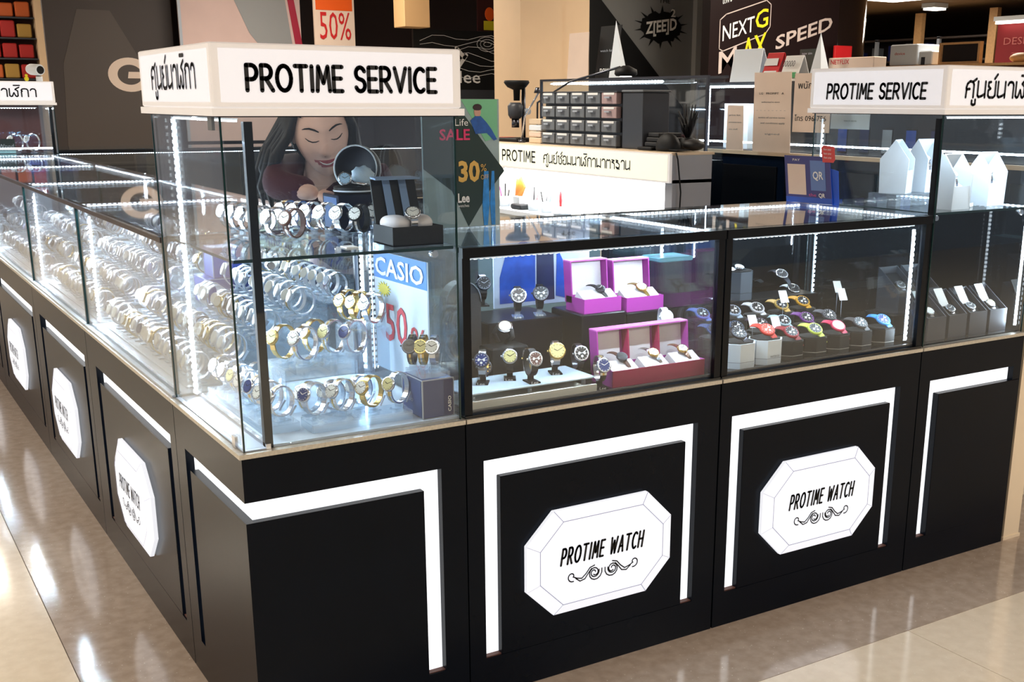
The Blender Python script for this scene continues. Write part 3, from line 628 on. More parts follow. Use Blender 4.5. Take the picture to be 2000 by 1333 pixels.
# leaflets standing on the bench
def leaflet(name, label, cat, pts, d, mtl, prints=(), group=None):
    """pts: outline in world, d thickness vector"""
    t = thing(name, label, cat, pts[0], 0, group); M().slab(pts, d, Vector(d).length).build('sheet', mtl, t)
    for (txt, O, u, size, c, wd) in prints: font(txt, O, u, Z_, size, c, t, width=wd)
    return t
def tent(label, x, y0, y1, z0, z1, skew, mtl, cat='card', name='tent_card'):
    t = thing(name, label, cat, (x, y0, z0)); th = .004; ym = (y0 + y1) / 2
    M().slab([(x - .05, y0, z0), (x - .05, y1, z0), (x, y1 + skew, z1), (x, y0 + skew, z1)], (1, 0, .3), th).build('front_flap', mtl, t)
    M().slab([(x + .06, y0, z0), (x + .06, y1, z0), (x + .005, y1 + skew, z1), (x + .005, y0 + skew, z1)], (1, 0, -.3), th).build('back_flap', mtl, t)
    return t

# ------------------------------------------------------------------ neighbouring phone counter on the right
NAVYB = mat('navy_gloss', srgb(10, 22, 40), .15)
t = thing('phone_counter', 'black glossy counter of the neighbouring stall with a cream ledge', 'counter', (3.9, .2, 0))
M().box(3.93, 4.5, .2, 3.35, 0, 1.262).build('body', NAVYB, t); M().box(3.9, 4.52, .18, 3.36, 1.262, 1.283).build('ledge', CREAM, t)
for k in range(4): M().bbox(3.918, 3.93, .3 + .75 * k, .98 + .75 * k, .1, 1.2, .003).build('door', BLACKF, t)
t = thing('glass_case', 'glass showcase with led lights on the neighbouring counter', 'display case', (3.95, 2.2, 1.283))
M().box(3.92, 4.45, .25, 3.3, 1.2835, 1.289).build('deck', STEELD, t)
pane(t, 3.92, 3.925, .26, 3.28, 1.2895, 1.66, 'front_glass'); pane(t, 3.93, 4.44, .26, 3.28, 1.655, 1.66, 'top_glass')
M().box(3.915, 3.93, .25, 3.29, 1.661, 1.672).box(3.915, 3.93, .25, .262, 1.29, 1.661).box(3.915, 3.93, 3.28, 3.295, 1.29, 1.661).box(4.44, 4.455, .25, 3.29, 1.661, 1.672).build('frame', STEELD, t)
M().box(4.44, 4.45, .26, 3.28, 1.29, 1.66).build('back_panel', mat('smoke_back', srgb(40, 48, 60), .3), t)
led(t, (3.915, .3, 1.33), (3.915, 3.25, 1.33), (-1, 0, 0), step=.03, sz=.005, light=3, ldir=(1, 0, -.4)); led(t, (3.945, 3.2, 1.30), (3.945, 3.2, 1.64), (-1, -.4, 0), step=.02, sz=.006); led(t, (3.94, 2.75, 1.648), (3.94, 3.2, 1.648), (-1, 0, -.3), step=.02, sz=.006, light=6, ldir=(.6, 0, -1))
M().box(4.0, 4.2, 2.9, 3.12, 1.29, 1.55).build('inner_panel', WHITE, t)
for k in range(6):
    t = thing('smartphone', 'dark smartphone standing inside the neighbouring showcase, %s' % ['nearest', 'second nearest', 'third nearest', 'fourth nearest', 'fifth nearest', 'farthest'][k], 'phone', (4.05, 1.5 + k * .16, 1.2895))
    M().bbox(4.05, 4.058, 1.5 + k * .16, 1.575 + k * .16, 1.2895, 1.43, .004).build('body', BLACKM, t); M().box(4.0485, 4.0495, 1.505 + k * .16, 1.57 + k * .16, 1.30, 1.42).build('screen', [NAVY, BLUE, GREYL][k % 3], t)
# notices leaning on the showcase
XP = 3.87
leaflet('notice_sheet', 'tall beige printed notice sheet leaning on the neighbouring showcase', 'notice', [(XP, 2.70, 1.284), (XP, 2.39, 1.284), (XP, 2.41, 1.72), (XP, 2.71, 1.72)], (-.004, 0, 0), PAPERB,
        [('LG   PROMPT   A', (XP - .0045, 2.66, 1.60), -Y_, .016, BLACKM, .2), ('authorised in store', (XP - .0045, 2.64, 1.555), -Y_, .012, GREYD, .15), ('- - - - - - - -', (XP - .0045, 2.68, 1.51), -Y_, .012, GREY, .24), ('notice of service terms', (XP - .0045, 2.66, 1.47), -Y_, .013, GREY, .22), ('and conditions apply', (XP - .0045, 2.64, 1.44), -Y_, .013, GREY, .2), ('signed', (XP - .0045, 2.60, 1.38), -Y_, .013, GREY, .12)])
leaflet('notice_sheet', 'white hiring notice with a telephone number, partly behind the tall case sign', 'notice', [(XP, 2.38, 1.40), (XP, 2.10, 1.40), (XP, 2.10, 1.71), (XP, 2.38, 1.71)], (-.004, 0, 0), PAPERB,
        [('พนักงาน', (XP - .0045, 2.35, 1.63), -Y_, .05, BLACKM, .2), ('รับ', (XP - .0045, 2.24, 1.55), -Y_, .04, BLACKM, .05), ('โทร 096-756', (XP - .0045, 2.365, 1.46), -Y_, .04, BLACKM, .24)])
leaflet('notice_sheet', 'small white card with text standing on the cream ledge', 'notice', [(XP + .03, 2.97, 1.284), (XP + .03, 2.82, 1.284), (XP + .03, 2.83, 1.54), (XP + .03, 2.97, 1.54)], (-.004, 0, 0), PAPERB,
        [('price list', (XP + .025, 2.95, 1.48), -Y_, .014, GREY, .1), ('promotion items', (XP + .025, 2.95, 1.44), -Y_, .012, GREY, .11), ('see staff', (XP + .025, 2.95, 1.40), -Y_, .012, GREY, .08)])
leaflet('picture_card', 'pale advert card with a small figure hanging below the sign', 'card', [(3.98, 2.2, 1.42), (3.98, 1.92, 1.42), (3.98, 1.92, 1.57), (3.98, 2.2, 1.57)], (-.004, 0, 0), WHITE, [('5G', (3.9755, 2.17, 1.53), -Y_, .03, GREYD, .05), ('now in stores', (3.9755, 2.1, 1.46), -Y_, .012, GREYD, .09)])
# things on top of the showcase (z 1.672)
zt = 1.6725
tent('large white tented card at the left end on the showcase', 4.02, 2.80, 3.05, zt, 1.86, 0.02, WHITE)
t = tent('red striped promotion card on top of the showcase', 4.0, 2.63, 2.76, zt, 1.83, -.01, RED)
M().slab([(3.955, 2.64, 1.70), (3.955, 2.75, 1.70), (3.975, 2.745, 1.74), (3.975, 2.645, 1.74)], (-1, 0, 0), .002).slab([(3.97, 2.64, 1.76), (3.97, 2.75, 1.76), (3.985, 2.745, 1.80), (3.985, 2.645, 1.80)], (-1, 0, 0), .002).build('white_stripe', PAPER, t)
t = tent('white promotion card with green block on top of the showcase', 4.0, 2.46, 2.60, zt, 1.81, 0, PAPER)
M().slab([(3.948, 2.47, 1.69), (3.948, 2.54, 1.69), (3.957, 2.54, 1.72), (3.957, 2.47, 1.72)], (-1, 0, 0), .002).build('green_block', GREEN, t); font('100000', (3.95, 2.59, 1.75), -Y_, (.1, 0, .3), .05, GREYD, t, width=.11)
t = thing('pyramid_stand', 'tall narrow white pyramid stand behind the promotion cards', 'stand', (4.06, 2.43, zt)); M().add([(4.02, 2.34, zt), (4.10, 2.34, zt), (4.10, 2.44, zt), (4.02, 2.44, zt), (4.06, 2.40, 1.93)], [(0, 3, 2, 1), (0, 1, 4), (1, 2, 4), (2, 3, 4), (3, 0, 4)]).build('body', WHITE, t)
t = thing('poster_board', 'small dark green leaflet standing behind the white card with green block', 'card', (4.12, 2.5, zt)); M().slab([(4.12, 2.47, zt), (4.12, 2.62, zt), (4.12, 2.62, 1.85), (4.12, 2.47, 1.85)], (1, 0, 0), .004).build('sheet', mat('dark_green_print', srgb(30, 45, 38), .5), t); font('new sim', (4.119, 2.6, 1.82), -Y_, Z_, .02, GREYL, t, width=.08)
t = thing('promo_box', 'white streaming-service carton on top of the showcase behind the tall case', 'box', (4.2, 2.15, zt)); M().bbox(4.2, 4.3, 2.13, 2.47, zt, 1.80, .003).build('carton', PAPERB, t); font('NETFLIX', (4.199, 2.45, 1.765), -Y_, Z_, .035, RED, t, width=.14, bold=.01)
mm = M(); [mm.slab([(4.1985, 2.28 - .05 * k, zt), (4.1985, 2.25 - .05 * k, zt), (4.1985, 2.255 - .05 * k, zt + .03 + .01 * (k % 2)), (4.1985, 2.275 - .05 * k, zt + .03 + .01 * (k % 2))], (-1, 0, 0), .001) for k in range(3)]; mm.build('silhouette', BLACKM, t)

# showcase behind the bench with leaflets on it
t = thing('glass_case', 'dim glass showcase behind the repair bench carrying leaflets', 'display case', (3.35, 2.3, 0))
M().box(3.36, 3.48, 2.5, 4.2, 0, 1.25).build('body', BLACK, t); pane(t, 3.35, 3.355, 2.5, 4.2, 1.255, 1.68, 'front_glass'); pane(t, 3.36, 3.48, 2.5, 4.2, 1.676, 1.681, 'top_glass')
M().box(3.345, 3.36, 2.49, 4.21, 1.682, 1.695).box(3.345, 3.36, 2.49, 2.505, 1.25, 1.682).box(3.345, 3.36, 4.195, 4.21, 1.25, 1.682).box(3.47, 3.49, 2.49, 4.21, 1.682, 1.695).build('frame', STEELD, t)
pane(t, 3.47, 3.475, 2.5, 4.2, 1.255, 1.675, 'back_glass')
led(t, (3.362, 2.9, 1.668), (3.362, 4.1, 1.668), (-1, 0, -.2), step=.03, sz=.007, light=4, ldir=(.6, 0, -1)); led(t, (3.37, 3.95, 1.30), (3.37, 3.95, 1.6), (-1, 0, 0), step=.02, sz=.005)
M().box(3.44, 3.455, 3.55, 3.75, 1.27, 1.6).build('inner_card', NAVY, t); M().box(3.44, 3.455, 3.76, 4.1, 1.27, 1.62).build('inner_card', GREYL, t)
tb_ = 1.6955
leaflet('leaflet', 'white paper sheet standing at the left end of the showcase behind the bench', 'leaflet', [(3.37, 3.92, tb_), (3.37, 3.68, tb_), (3.40, 3.72, 1.97), (3.40, 3.94, 1.97)], (.004, 0, 0), PAPERB)
leaflet('leaflet', 'grey advert leaflet with a face print on the showcase behind the bench', 'leaflet', [(3.42, 3.68, tb_), (3.42, 3.46, tb_), (3.45, 3.44, 2.0), (3.45, 3.66, 2.0)], (.004, 0, 0), BLACKM,
        [('now', (3.418, 3.62, 1.73), -Y_, .05, PAPER, .1), ('watch fair', (3.433, 3.64, 1.85), -Y_, .02, GREYL, .14)])
t = thing('pyramid_stand', 'white spear-shaped card stand beside the dark advert leaflet', 'stand', (3.45, 3.3, tb_)); M().add([(3.36, 3.30, tb_), (3.40, 3.30, tb_), (3.40, 3.44, tb_), (3.36, 3.44, tb_), (3.38, 3.40, 2.02)], [(0, 3, 2, 1), (0, 1, 4), (1, 2, 4), (2, 3, 4), (3, 0, 4)]).build('body', WHITE, t)

# ------------------------------------------------------------------ columns, banners and walls behind
struct('column_beige', M().box(3.78, 4.14, 5.2, 5.6, 0, 3.0).box(4.141, 4.42, 5.25, 5.6, 0, 3.0), mat('column_paint', srgb(226, 196, 160), .6, noise=.04, nscale=3))
struct('wall_panel_grey', M().box(4.5, 6.28, 6.0, 6.1, 0, 3.0), mat('grey_wall', srgb(132, 134, 136), .6, noise=.06, nscale=3))
struct('trim_grey', M().box(6.02, 6.26, 5.94, 5.999, 0, 3.0), mat('grey_column', srgb(165, 168, 170), .5))
t = thing('wall_graphic', 'black slanted wall graphic with a spiky logo on the grey wall', 'wall graphic', (5.2, 5.995, 1.2))
M().slab([(4.52, 5.998, 1.0), (5.96, 5.998, 1.0), (5.96, 5.998, 1.49), (5.04, 5.998, 2.38), (4.66, 5.998, 2.8), (4.52, 5.998, 2.8)], (0, -1, 0), .004).build('black_field', BLACKM, t)
lg = M(); n = 26
pts = [(5.67 + .22 * (1 + .10 * math.sin(k * 2.9)) * math.cos(2 * PI * k / n), 2.19 + .125 * (1 + .12 * math.cos(k * 2.3)) * math.sin(2 * PI * k / n)) for k in range(n)]
lg.prism(pts, 5.992, 5.998, 'y')
for k in range(14):
    a = 2 * PI * k / 14 + .2; c, s_ = math.cos(a), math.sin(a)
    lg.add([(5.67 + .2 * c - .02 * s_, 5.993, 2.19 + .11 * s_ + .01 * c), (5.67 + .2 * c + .02 * s_, 5.993, 2.19 + .11 * s_ - .01 * c), (5.67 + .30 * c, 5.993, 2.19 + .185 * s_)], [(0, 1, 2)])
L_ = lg.build('splash_shape', BLACKM, t)
font('Z[EE]D', (5.50, 5.9905, 2.13), Vector((1, 0, .14)), Z_, .135, PAPER, L_, width=.34, bold=.03); font('2', (5.77, 5.9905, 2.28), X_, Z_, .09, PAPER, L_, width=.05, bold=.02)
font('THE', (5.64, 5.996, 2.39), X_, Z_, .05, BLACKM, t, width=.12, bold=.01)
# big black advert wall
ADV = mat('advert_black', srgb(26, 12, 12), .35); 
t = thing('advert_wall', 'large black advert wall with silver and yellow speed lettering', 'advert', (6.3, 5.0, 0))
M().box(5.40, 6.95, 5.0, 5.1, 0, 3.0).build('panel', ADV, t)
M().lathe([(.26, 0), (.26, 3.0)], (6.97, 5.2, 0), n=24).build('rounded_end', mat('gloss_black', srgb(16, 12, 14), .08, coat=.5), t)
SILV = mat('silver_print', srgb(200, 185, 180), .4); YEL = mat('yellow_print', srgb(225, 210, 40), .4); WPR = mat('white_print', srgb(235, 235, 235), .4)
rx = M(); bb = [(5.50, 1.97), (5.50, 2.19), (5.56, 2.235), (5.98, 2.36), (6.03, 2.33), (6.03, 2.16), (5.98, 2.10), (5.54, 1.955)]
strokes(rx, [bb + [bb[0]]], (0, 4.997, 0), X_, Z_, -Y_, 1, .008); rx.build('rounded_outline', SILV, t)
sl = Vector((1, 0, .27)).normalized()
font('NEXT', (5.53, 4.996, 2.03), sl, Z_, .17, WPR, t, width=.34, bold=.005); font('G', (5.87, 4.996, 2.13), sl, Z_, .2, YEL, t, width=.14, bold=.01)
font('M', (5.50, 4.996, 1.78), sl, Z_, .24, SILV, t, width=.19, bold=.01); font('AX', (5.74, 4.996, 1.86), sl, Z_, .27, YEL, t, width=.27, bold=.015)
font('SPEED', (6.10, 4.996, 1.98), Vector((1, 0, .3)).normalized(), Z_, .15, SILV, t, width=.66, bold=.02)
font('แพ้ง', (5.52, 4.996, 2.31), sl, Z_, .09, WPR, t, width=.1); font('จอทุก', (5.70, 4.996, 2.40), sl, Z_, .09, WPR, t, width=.14)
font('โลก', (6.0, 4.996, 1.76), X_, Z_, .08, WPR, t, width=.12)
t = thing('red_sign', 'small red sign on the curved end of the advert wall', 'sign', (6.8, 4.93, 1.95)); M().bbox(6.72, 6.92, 4.93, 4.955, 1.87, 2.03, .003).build('board', RED, t)
# aisle beyond on the right
SH = mat('dark_shelf', srgb(24, 18, 20), .6); WOOD = mat('pale_wood', srgb(205, 160, 110), .6, noise=.08, nscale=30)
t = thing('shelf_unit', 'long dark store shelving beyond the advert wall', 'shelving', (14.2, 7.5, 0))
M().box(14.3, 14.8, 4.5, 14.5, 0, 2.5).build('back_panel', SH, t)
for k in range(5): M().box(14.0, 14.3, 4.5, 14.5, 1.2 + .33 * k, 1.225 + .33 * k).build('shelf', mat('shelf_edge', srgb(60, 50, 46), .5), t)
for k in range(8): M().box(14.0, 14.05, 5.0 + 1.25 * k, 5.05 + 1.25 * k, 0, 2.55).build('upright', GREYL, t)
for k in range(34):
    r_ = random.Random(k); lv = (k * 7 % 3) + 1; y = 8.0 + .115 * k; z = 1.225 + .33 * lv + .001
    o = M().bbox(14.08, 14.26, y, y + .09, z, z + r_.uniform(.14, .27), .004).build('carton', [GREYD, NAVY, GREY, SH, mat('muted_teal', srgb(40, 62, 66), .5)][r_.randrange(5)]); tag(o, 'small packaged item on the %s visible shelf of the far dark shelving' % ['lowest', 'middle', 'top'][lv - 1], 'carton', 'packaged items on the %s shelf of the far shelving' % ['lowest', 'middle', 'top'][lv - 1])
for (y, z0) in [(10.35, 0), (8.98, 0)]:
    o = M().box(13.9, 13.98, y - .07, y + .07, z0, 2.9).build('wooden_post', WOOD); tag(o, 'pale wooden post in front of the far shelving, %s' % ('between the shelves and the white machine' if y > 10 else 'beside the red banner'), 'post')
t = thing('red_banner', 'dark red banner with faint lettering right of the wooden posts', 'banner', (13.95, 8.4, 2.1)); M().slab([(13.9, 8.88, 2.05), (13.9, 6.9, 2.05), (13.9, 6.9, 2.68), (13.9, 8.88, 2.68)], (1, 0, 0), .02).build('cloth', mat('banner_red', srgb(130, 14, 24), .7), t)
font('DESIGN STEP 8 & X', (13.895, 8.75, 2.38), -Y_, Z_, .14, mat('faded_print', srgb(190, 100, 95), .6), t, width=1.6); font('T  X', (13.895, 8.6, 2.2), -Y_, Z_, .1, MATS['faded_print'], t, width=.5)
t = thing('ceiling_lamp', 'long bright tube lamp above the red banner', 'lamp', (13.8, 8.6, 2.7)); M().box(13.75, 13.85, 7.2, 8.85, 2.70, 2.76).build('housing', WHITE, t); M().box(13.77, 13.83, 7.2, 8.83, 2.66, 2.70).build('tube', LAMP, t)
t = thing('low_shelf', 'brown low fixture carrying the white machine and a crate', 'shelving', (9.0, 3.4, 0)); M().box(9.05, 9.6, 3.2, 7.4, 0, 1.915).build('body', mat('brown_fixture', srgb(92, 58, 42), .6), t); M().box(9.0, 9.65, 3.15, 7.45, 1.915, 1.94).build('top', WOOD, t)
t = thing('white_machine', 'white boxy machine with faint red print on the brown fixture', 'machine', (9.1, 6.2, 1.94)); M().bbox(9.05, 9.4, 6.08, 6.45, 1.941, 2.155, .01).build('body', WHITE, t); font('device', (9.049, 6.38, 2.05), -Y_, Z_, .04, RED, t, width=.14)
t = thing('white_machine', 'small white boxy dispenser right of the larger white machine', 'machine', (9.1, 5.95, 1.94)); M().bbox(9.05, 9.3, 5.88, 6.06, 1.941, 2.08, .01).build('body', WHITE, t); M().box(9.048, 9.051, 5.97, 6.02, 1.945, 2.02).build('slot', GREYD, t)
t = thing('display_crate', 'open pale wooden frame with dark contents on the brown fixture', 'crate', (9.1, 5.5, 1.94)); cf = M().box(9.05, 9.1, 5.30, 5.80, 1.941, 1.965).box(9.05, 9.1, 5.30, 5.80, 2.13, 2.15).box(9.05, 9.1, 5.30, 5.325, 1.965, 2.13).box(9.05, 9.1, 5.775, 5.80, 1.965, 2.13); cf.build('frame', WOOD, t); M().box(9.08, 9.1, 5.325, 5.775, 1.965, 2.13).build('dark_panel', SH, t)
o = M().ellipsoid((9.3, 5.0, 1.99), .1, .12, .05, 14, 8).build('round_loaf', WOOD); tag(o, 'rounded tan bundle right of the wooden frame', 'bundle')
# dark banner wall with big letter
GW = 8.5
t = thing('banner', 'large dark grey brand banner with one big pale letter behind the far run', 'banner', (1.6, GW, 0))
M().box(1.06, 2.12, GW, GW + .05, 0, 3.0).build('cloth', mat('banner_dark', srgb(58, 50, 48), .6, noise=.08, nscale=1.5), t)
M().slab([(1.14, GW, 1.0), (2.0, GW, 1.0), (1.9, GW, 1.75), (1.60, GW, 2.30), (1.33, GW, 2.30), (1.18, GW, 1.85)], (0, -1, 0), .003).build('pale_shape', mat('banner_mid', srgb(78, 70, 66), .6), t)
gl = M(); cx, cz = 1.72, 1.77
o1 = arc(cx, cz, .185, .145, 38, 352, 30); i1 = arc(cx, cz, .105, .085, 38, 345, 30)
for k in range(30): a, b, c, d_ = o1[k], o1[k + 1], i1[k + 1], i1[k]; gl.add([(a[0], GW - .006, a[1]), (b[0], GW - .006, b[1]), (c[0], GW - .006, c[1]), (d_[0], GW - .006, d_[1])], [(0, 1, 2, 3)])
gl.add([(cx - .02, GW - .0065, cz - .03), (cx + .19, GW - .0065, cz - .03), (cx + .19, GW - .0065, cz + .025), (cx - .01, GW - .0065, cz + .025)], [(0, 1, 2, 3)]); gl.build('letter', mat('letter_pale', srgb(225, 205, 190), .5), t)
t = thing('poster', 'large pinkish grey portrait poster with a red edge above the corner case sign', 'poster', (2.6, 8.3, 0))
M().box(2.13, 3.24, 8.3, 8.33, 1.2, 3.0).build('sheet', mat('poster_skin', srgb(212, 184, 178), .6, noise=.12, nscale=1.2), t); M().box(2.125, 2.15, 8.29, 8.3, 1.2, 3.0).build('edge', GREYL, t)
M().slab([(3.10, 8.298, 2.6), (3.16, 8.298, 2.6), (3.27, 8.298, 1.9), (3.20, 8.298, 1.9)], (0, -1, 0), .004).build('red_edge', mat('poster_red', srgb(170, 30, 60), .5), t)
M().slab([(2.55, 8.298, 2.6), (3.08, 8.298, 2.6), (3.17, 8.298, 1.9), (2.95, 8.298, 1.9), (2.75, 8.298, 2.15)], (0, -1, 0), .002).build('grey_field', mat('poster_grey', srgb(150, 152, 154), .6), t)
t = thing('hanging_banner', 'white hanging sale banner with red figures beside the portrait poster', 'banner', (3.44, 8.0, 2.0)); M().box(3.25, 3.64, 7.98, 8.0, 1.5, 3.0).build('cloth', PAPERB, t)
M().box(3.27, 3.62, 7.976, 7.979, 2.35, 2.6).build('orange_band', ORANGE, t); font('50%', (3.30, 7.975, 2.10), X_, Z_, .34, RED, t, width=.3); 
struct('wall_back_dark', M().box(2.0, 9.5, 8.8, 8.9, 0, 3.0), mat('back_dark', srgb(30, 16, 18), .5))
t = thing('hanging_box', 'beige box panel hanging from the ceiling before the dark wall', 'sign', (3.8, 7.0, 2.2)); M().bbox(3.68, 3.92, 6.98, 7.2, 2.17, 2.99, .004).build('body', mat('hanging_beige', srgb(212, 170, 120), .6), t)
t = thing('poster', 'black poster with white contour lines and a cropped brand word', 'poster', (4.3, 7.2, 1.3)); M().box(3.86, 4.76, 7.2, 7.23, 1.0, 2.17).build('sheet', BLACKM, t)
cl = M()
for k in range(7):
    cl_pts = [(3.92 + .12 * q, 2.12 - .055 * k + .03 * math.sin(q * 1.3 + k) - .003 * (q - 4) ** 2) for q in range(8)]
    strokes(cl, [cl_pts], (0, 7.197, 0), X_, Z_, -Y_, 1, .004)
for k in range(3): strokes(cl, [arc(4.6, 2.06, .04 + .035 * k, .02 + .022 * k, 0, 360, 14)], (0, 7.197, 0), X_, Z_, -Y_, 1, .004)
cl.build('contour_lines', WPR, t)
font('Jubilee', (4.0, 7.196, 1.72), X_, Z_, .15, WPR, t, width=.52, bold=.008)
strokes(cm := M(), [[(4.22, 1.96), (4.30, 1.86), (4.38, 1.96)], [(4.28, 2.02), (4.36, 1.94)]], (0, 7.196, 0), X_, Z_, -Y_, 1, .035); cm.build('emblem', WPR, t)
font('SERVICE', (4.80 - .06, 7.196, 1.58), -X_, Z_, .07, mat('grey_print', srgb(90, 95, 98), .5), t, width=.34)
M().box(3.9, 4.74, 7.194, 7.199, 1.40, 1.66).build('grey_band', GREYD, t)
t = thing('poster', 'small bright poster with green and orange print beside the beige column', 'poster', (4.65, 7.3, 2.3)); M().box(4.56, 4.8, 7.3, 7.32, 2.18, 2.8).build('sheet', mat('poster_maroon', srgb(60, 20, 22), .5), t); M().ellipsoid((4.68, 7.295, 2.33), .05, .004, .06, 14, 8).build('orange_print', ORANGE, t); M().box(4.62, 4.74, 7.294, 7.299, 2.19, 2.27).build('yellow_print', YEL, t)
# left store front
struct('column_left', M().box(1.37, 1.56, 10.9, 11.1, 0, 3.0), MATS['column_paint'])
t = thing('sweets_shelf', 'shelving with red and yellow packages behind the far tall case', 'shelving', (.9, 11.0, 0)); M().box(.2, 1.36, 11.1, 11.3, 0, 2.95).build('back_panel', mat('maroon_panel', srgb(90, 45, 42), .6), t)
for k in range(6): M().box(.2, 1.36, 10.9, 11.1, 1.55 + .2 * k, 1.565 + .2 * k).build('shelf', GREYD, t)
for k in range(30):
    r_ = random.Random(50 + k); i, j = k % 6, k // 6; x = .42 + .155 * i; z = 1.566 + .2 * j
    ci = r_.randrange(5); o = M().bbox(x, x + .135, 10.93, 11.05, z, z + r_.uniform(.13, .175), .01).build('package', [mat('pack_red', srgb(165, 36, 34), .5), mat('pack_orange', srgb(190, 90, 40), .5), mat('dull_yellow', srgb(165, 128, 60), .5), MATS['pack_red'], mat('pink_pack', srgb(170, 105, 98), .5)][ci]); tag(o, '%s package on the %s shelf of the left background shelving, %s column' % (['red', 'orange', 'yellow', 'red', 'pink'][ci], ['lowest', 'second', 'third', 'fourth', 'fifth'][j], ['first', 'second', 'third', 'fourth', 'fifth', 'sixth'][i]), 'package', 'packages on the left background shelving')
# camera and duck on the far sign
t = thing('security_camera', 'white bullet security camera on top of the far tall case sign', 'camera', (.6, 5.85, 1.67)); M().cyl((.57, 5.86, 1.668), .02, .03, n=14).build('bracket', WHITE, t); M().lathe([(.03, .12), (.035, .1), (.035, 0), (.03, -.012)], (.575, 5.85, 1.738), (-.35, 1, .05), n=20).build('housing', WHITE, t); M().lathe([(.025, -.0125), (.022, -.017)], (.575, 5.85, 1.738), (-.35, 1, .05), n=20).build('lens', BLACKM, t)
t = thing('toy_duck', 'small yellow toy figure on top of the far tall case sign', 'toy', (.48, 5.83, 1.667)); M().ellipsoid((.49, 5.83, 1.682), .014, .014, .016, 12, 8).build('body', YELLOW, t); M().ellipsoid((.49, 5.828, 1.703), .009, .009, .009, 12, 8).build('head', YELLOW, t)
#@@C
# ------------------------------------------------------------------ wrist watches
TAGP = mat('tag_paper', srgb(215, 228, 245), .6)
def band(mm, a=.034, b=.038, wdt=.019, th=.0032, n=34, steel=0, mid=1, c=(0, 0, 0), buckle=True, taper=.75, links=True):
    """closed bracelet in local XZ, axis along Y; dial at angle 150deg"""
    c = Vector(c); ys = [-.5, -.17, .17, .5]
    V = []; F = []; MI = []
    for i in range(n):
        t = 2 * PI * i / n; da = abs(((t - math.radians(158) + PI) % (2 * PI)) - PI) / PI
        wd = wdt * (1 - (1 - taper) * da); r_ = (.0006 if i % 2 else -.0004) if links else 0
        for k, y in enumerate(ys): V.append(c + Vector(((a + r_) * math.cos(t), y * wd, (b + r_) * math.sin(t))))
        for k, y in enumerate(ys): V.append(c + Vector(((a - th) * math.cos(t), y * wd, (b - th) * math.sin(t))))
    for i in range(n):
        j = (i + 1) % n; p, q = i * 8, j * 8
        for k in range(3): F.append((p + k, p + k + 1, q + k + 1, q + k)); MI.append(mid if k == 1 else steel)
        F.append((p + 4, q + 4, q + 7, p + 7)); MI.append(steel)
        F.append((p, q, q + 4, p + 4)); MI.append(steel); F.append((p + 3, p + 7, q + 7, q + 3)); MI.append(steel)
    s0 = len(mm.v); mm.v += [tuple(v) for v in V]
    for f, m_ in zip(F, MI): mm.f.append([s0 + x for x in f]); mm.m.append(m_); mm.sm.append(False)
def casehead(mm, c, d, R=.0195, n=18, mi=0, bez=None):
    mm.lathe([(R * .82, -.004), (R, -.001), (R, .004), (R * .93, .0062), (R * .84, .0058)], c, d, n, mi)
    if bez is not None: mm.lathe([(R * .97, .0045), (R * .94, .0068), (R * .8, .0064)], c, d, n, bez, cap=False)
def dialface(mm, c, d, R=.0195, n=18, face=0, mark=1, up=(0, 0, 1), chrono=False):
    c = Vector(c); d = Vector(d).normalized(); cc = c + d * .0062
    mm.lathe([(R * .8, 0), (R * .8, .0004)], cc, d, n, face)
    up = Vector(up); up = (up - d * up.dot(d)).normalized(); rt = up.cross(d)
    h = cc + d * .0008
    def bar(ang, r0, r1, w_):
        a = up * math.cos(ang) + rt * math.sin(ang); s_ = d.cross(a) * w_
        mm.add([h + a * r0 - s_, h + a * r0 + s_, h + a * r1 + s_, h + a * r1 - s_], [(0, 1, 2, 3)], mark)
    for k in range(12): bar(k * PI / 6, R * .62, R * .76, .0006)
    bar(-1.05, 0, R * .45, .0009); bar(1.05, 0, R * .62, .0007)
    if chrono:
        for (x, y) in ((-.35, 0), (.35, 0), (0, -.36)):
            mm.lathe([(R * .17, .0007), (R * .17, .001)], cc + rt * (x * R) + up * (y * R), d, 8, mark)
DIR = Vector((-math.cos(math.radians(22)), 0, math.sin(math.radians(22))))
def watch_parts(t, steel, mid, dial, mark, bez=None, a=.034, b=.038, R=.0195, tagged=True, stand='c', band_links=True, wdt=.019):
    WORLD[0] = False; zc = b + .012
    mm = M(); band(mm, a, b, c=(0, 0, zc), links=band_links, wdt=wdt); mm.build('bracelet', [steel, mid], t)
    hc = Vector((0, 0, zc)) + Vector((DIR.x * (a - .001), 0, DIR.z * (b - .001)))
    mm = M(); casehead(mm, hc, DIR, R, mi=0, bez=1 if bez else None); mm.cyl(hc + Vector((0, R, .001)), .0025, .004, (0, 1, 0), 8); mm.build('watch_case', [steel, bez or steel], t)
    mm = M(); dialface(mm, hc, DIR, R); mm.build('dial', [dial, mark], t)
    if tagged:
        M().slab([(.012, -wdt * .7, zc - b * .95), (.030, -wdt * .72, zc - b * .35), (.037, -wdt * .6, zc - b * .42), (.019, -wdt * .58, zc - b * 1.02)], (0, -1, 0), .0006).build('price_tag', TAGP, t)
    st = M(); st.box(-.02, .02, -.011, .011, 0, .003).box(-.004, .004, -.009, .009, .003, .0135); st.build('display_stand', ACRYL if stand == 'c' else stand, t)
    WORLD[0] = True
def watch(label, loc, rz, steel=None, mid=None, dial=None, mark=None, group=None, **k):
    t = thing('wristwatch', label, 'watch', loc, rz, group); watch_parts(t, steel or STEEL, mid or STEEL, dial or DIALW, mark or BLACKM, **k); return t
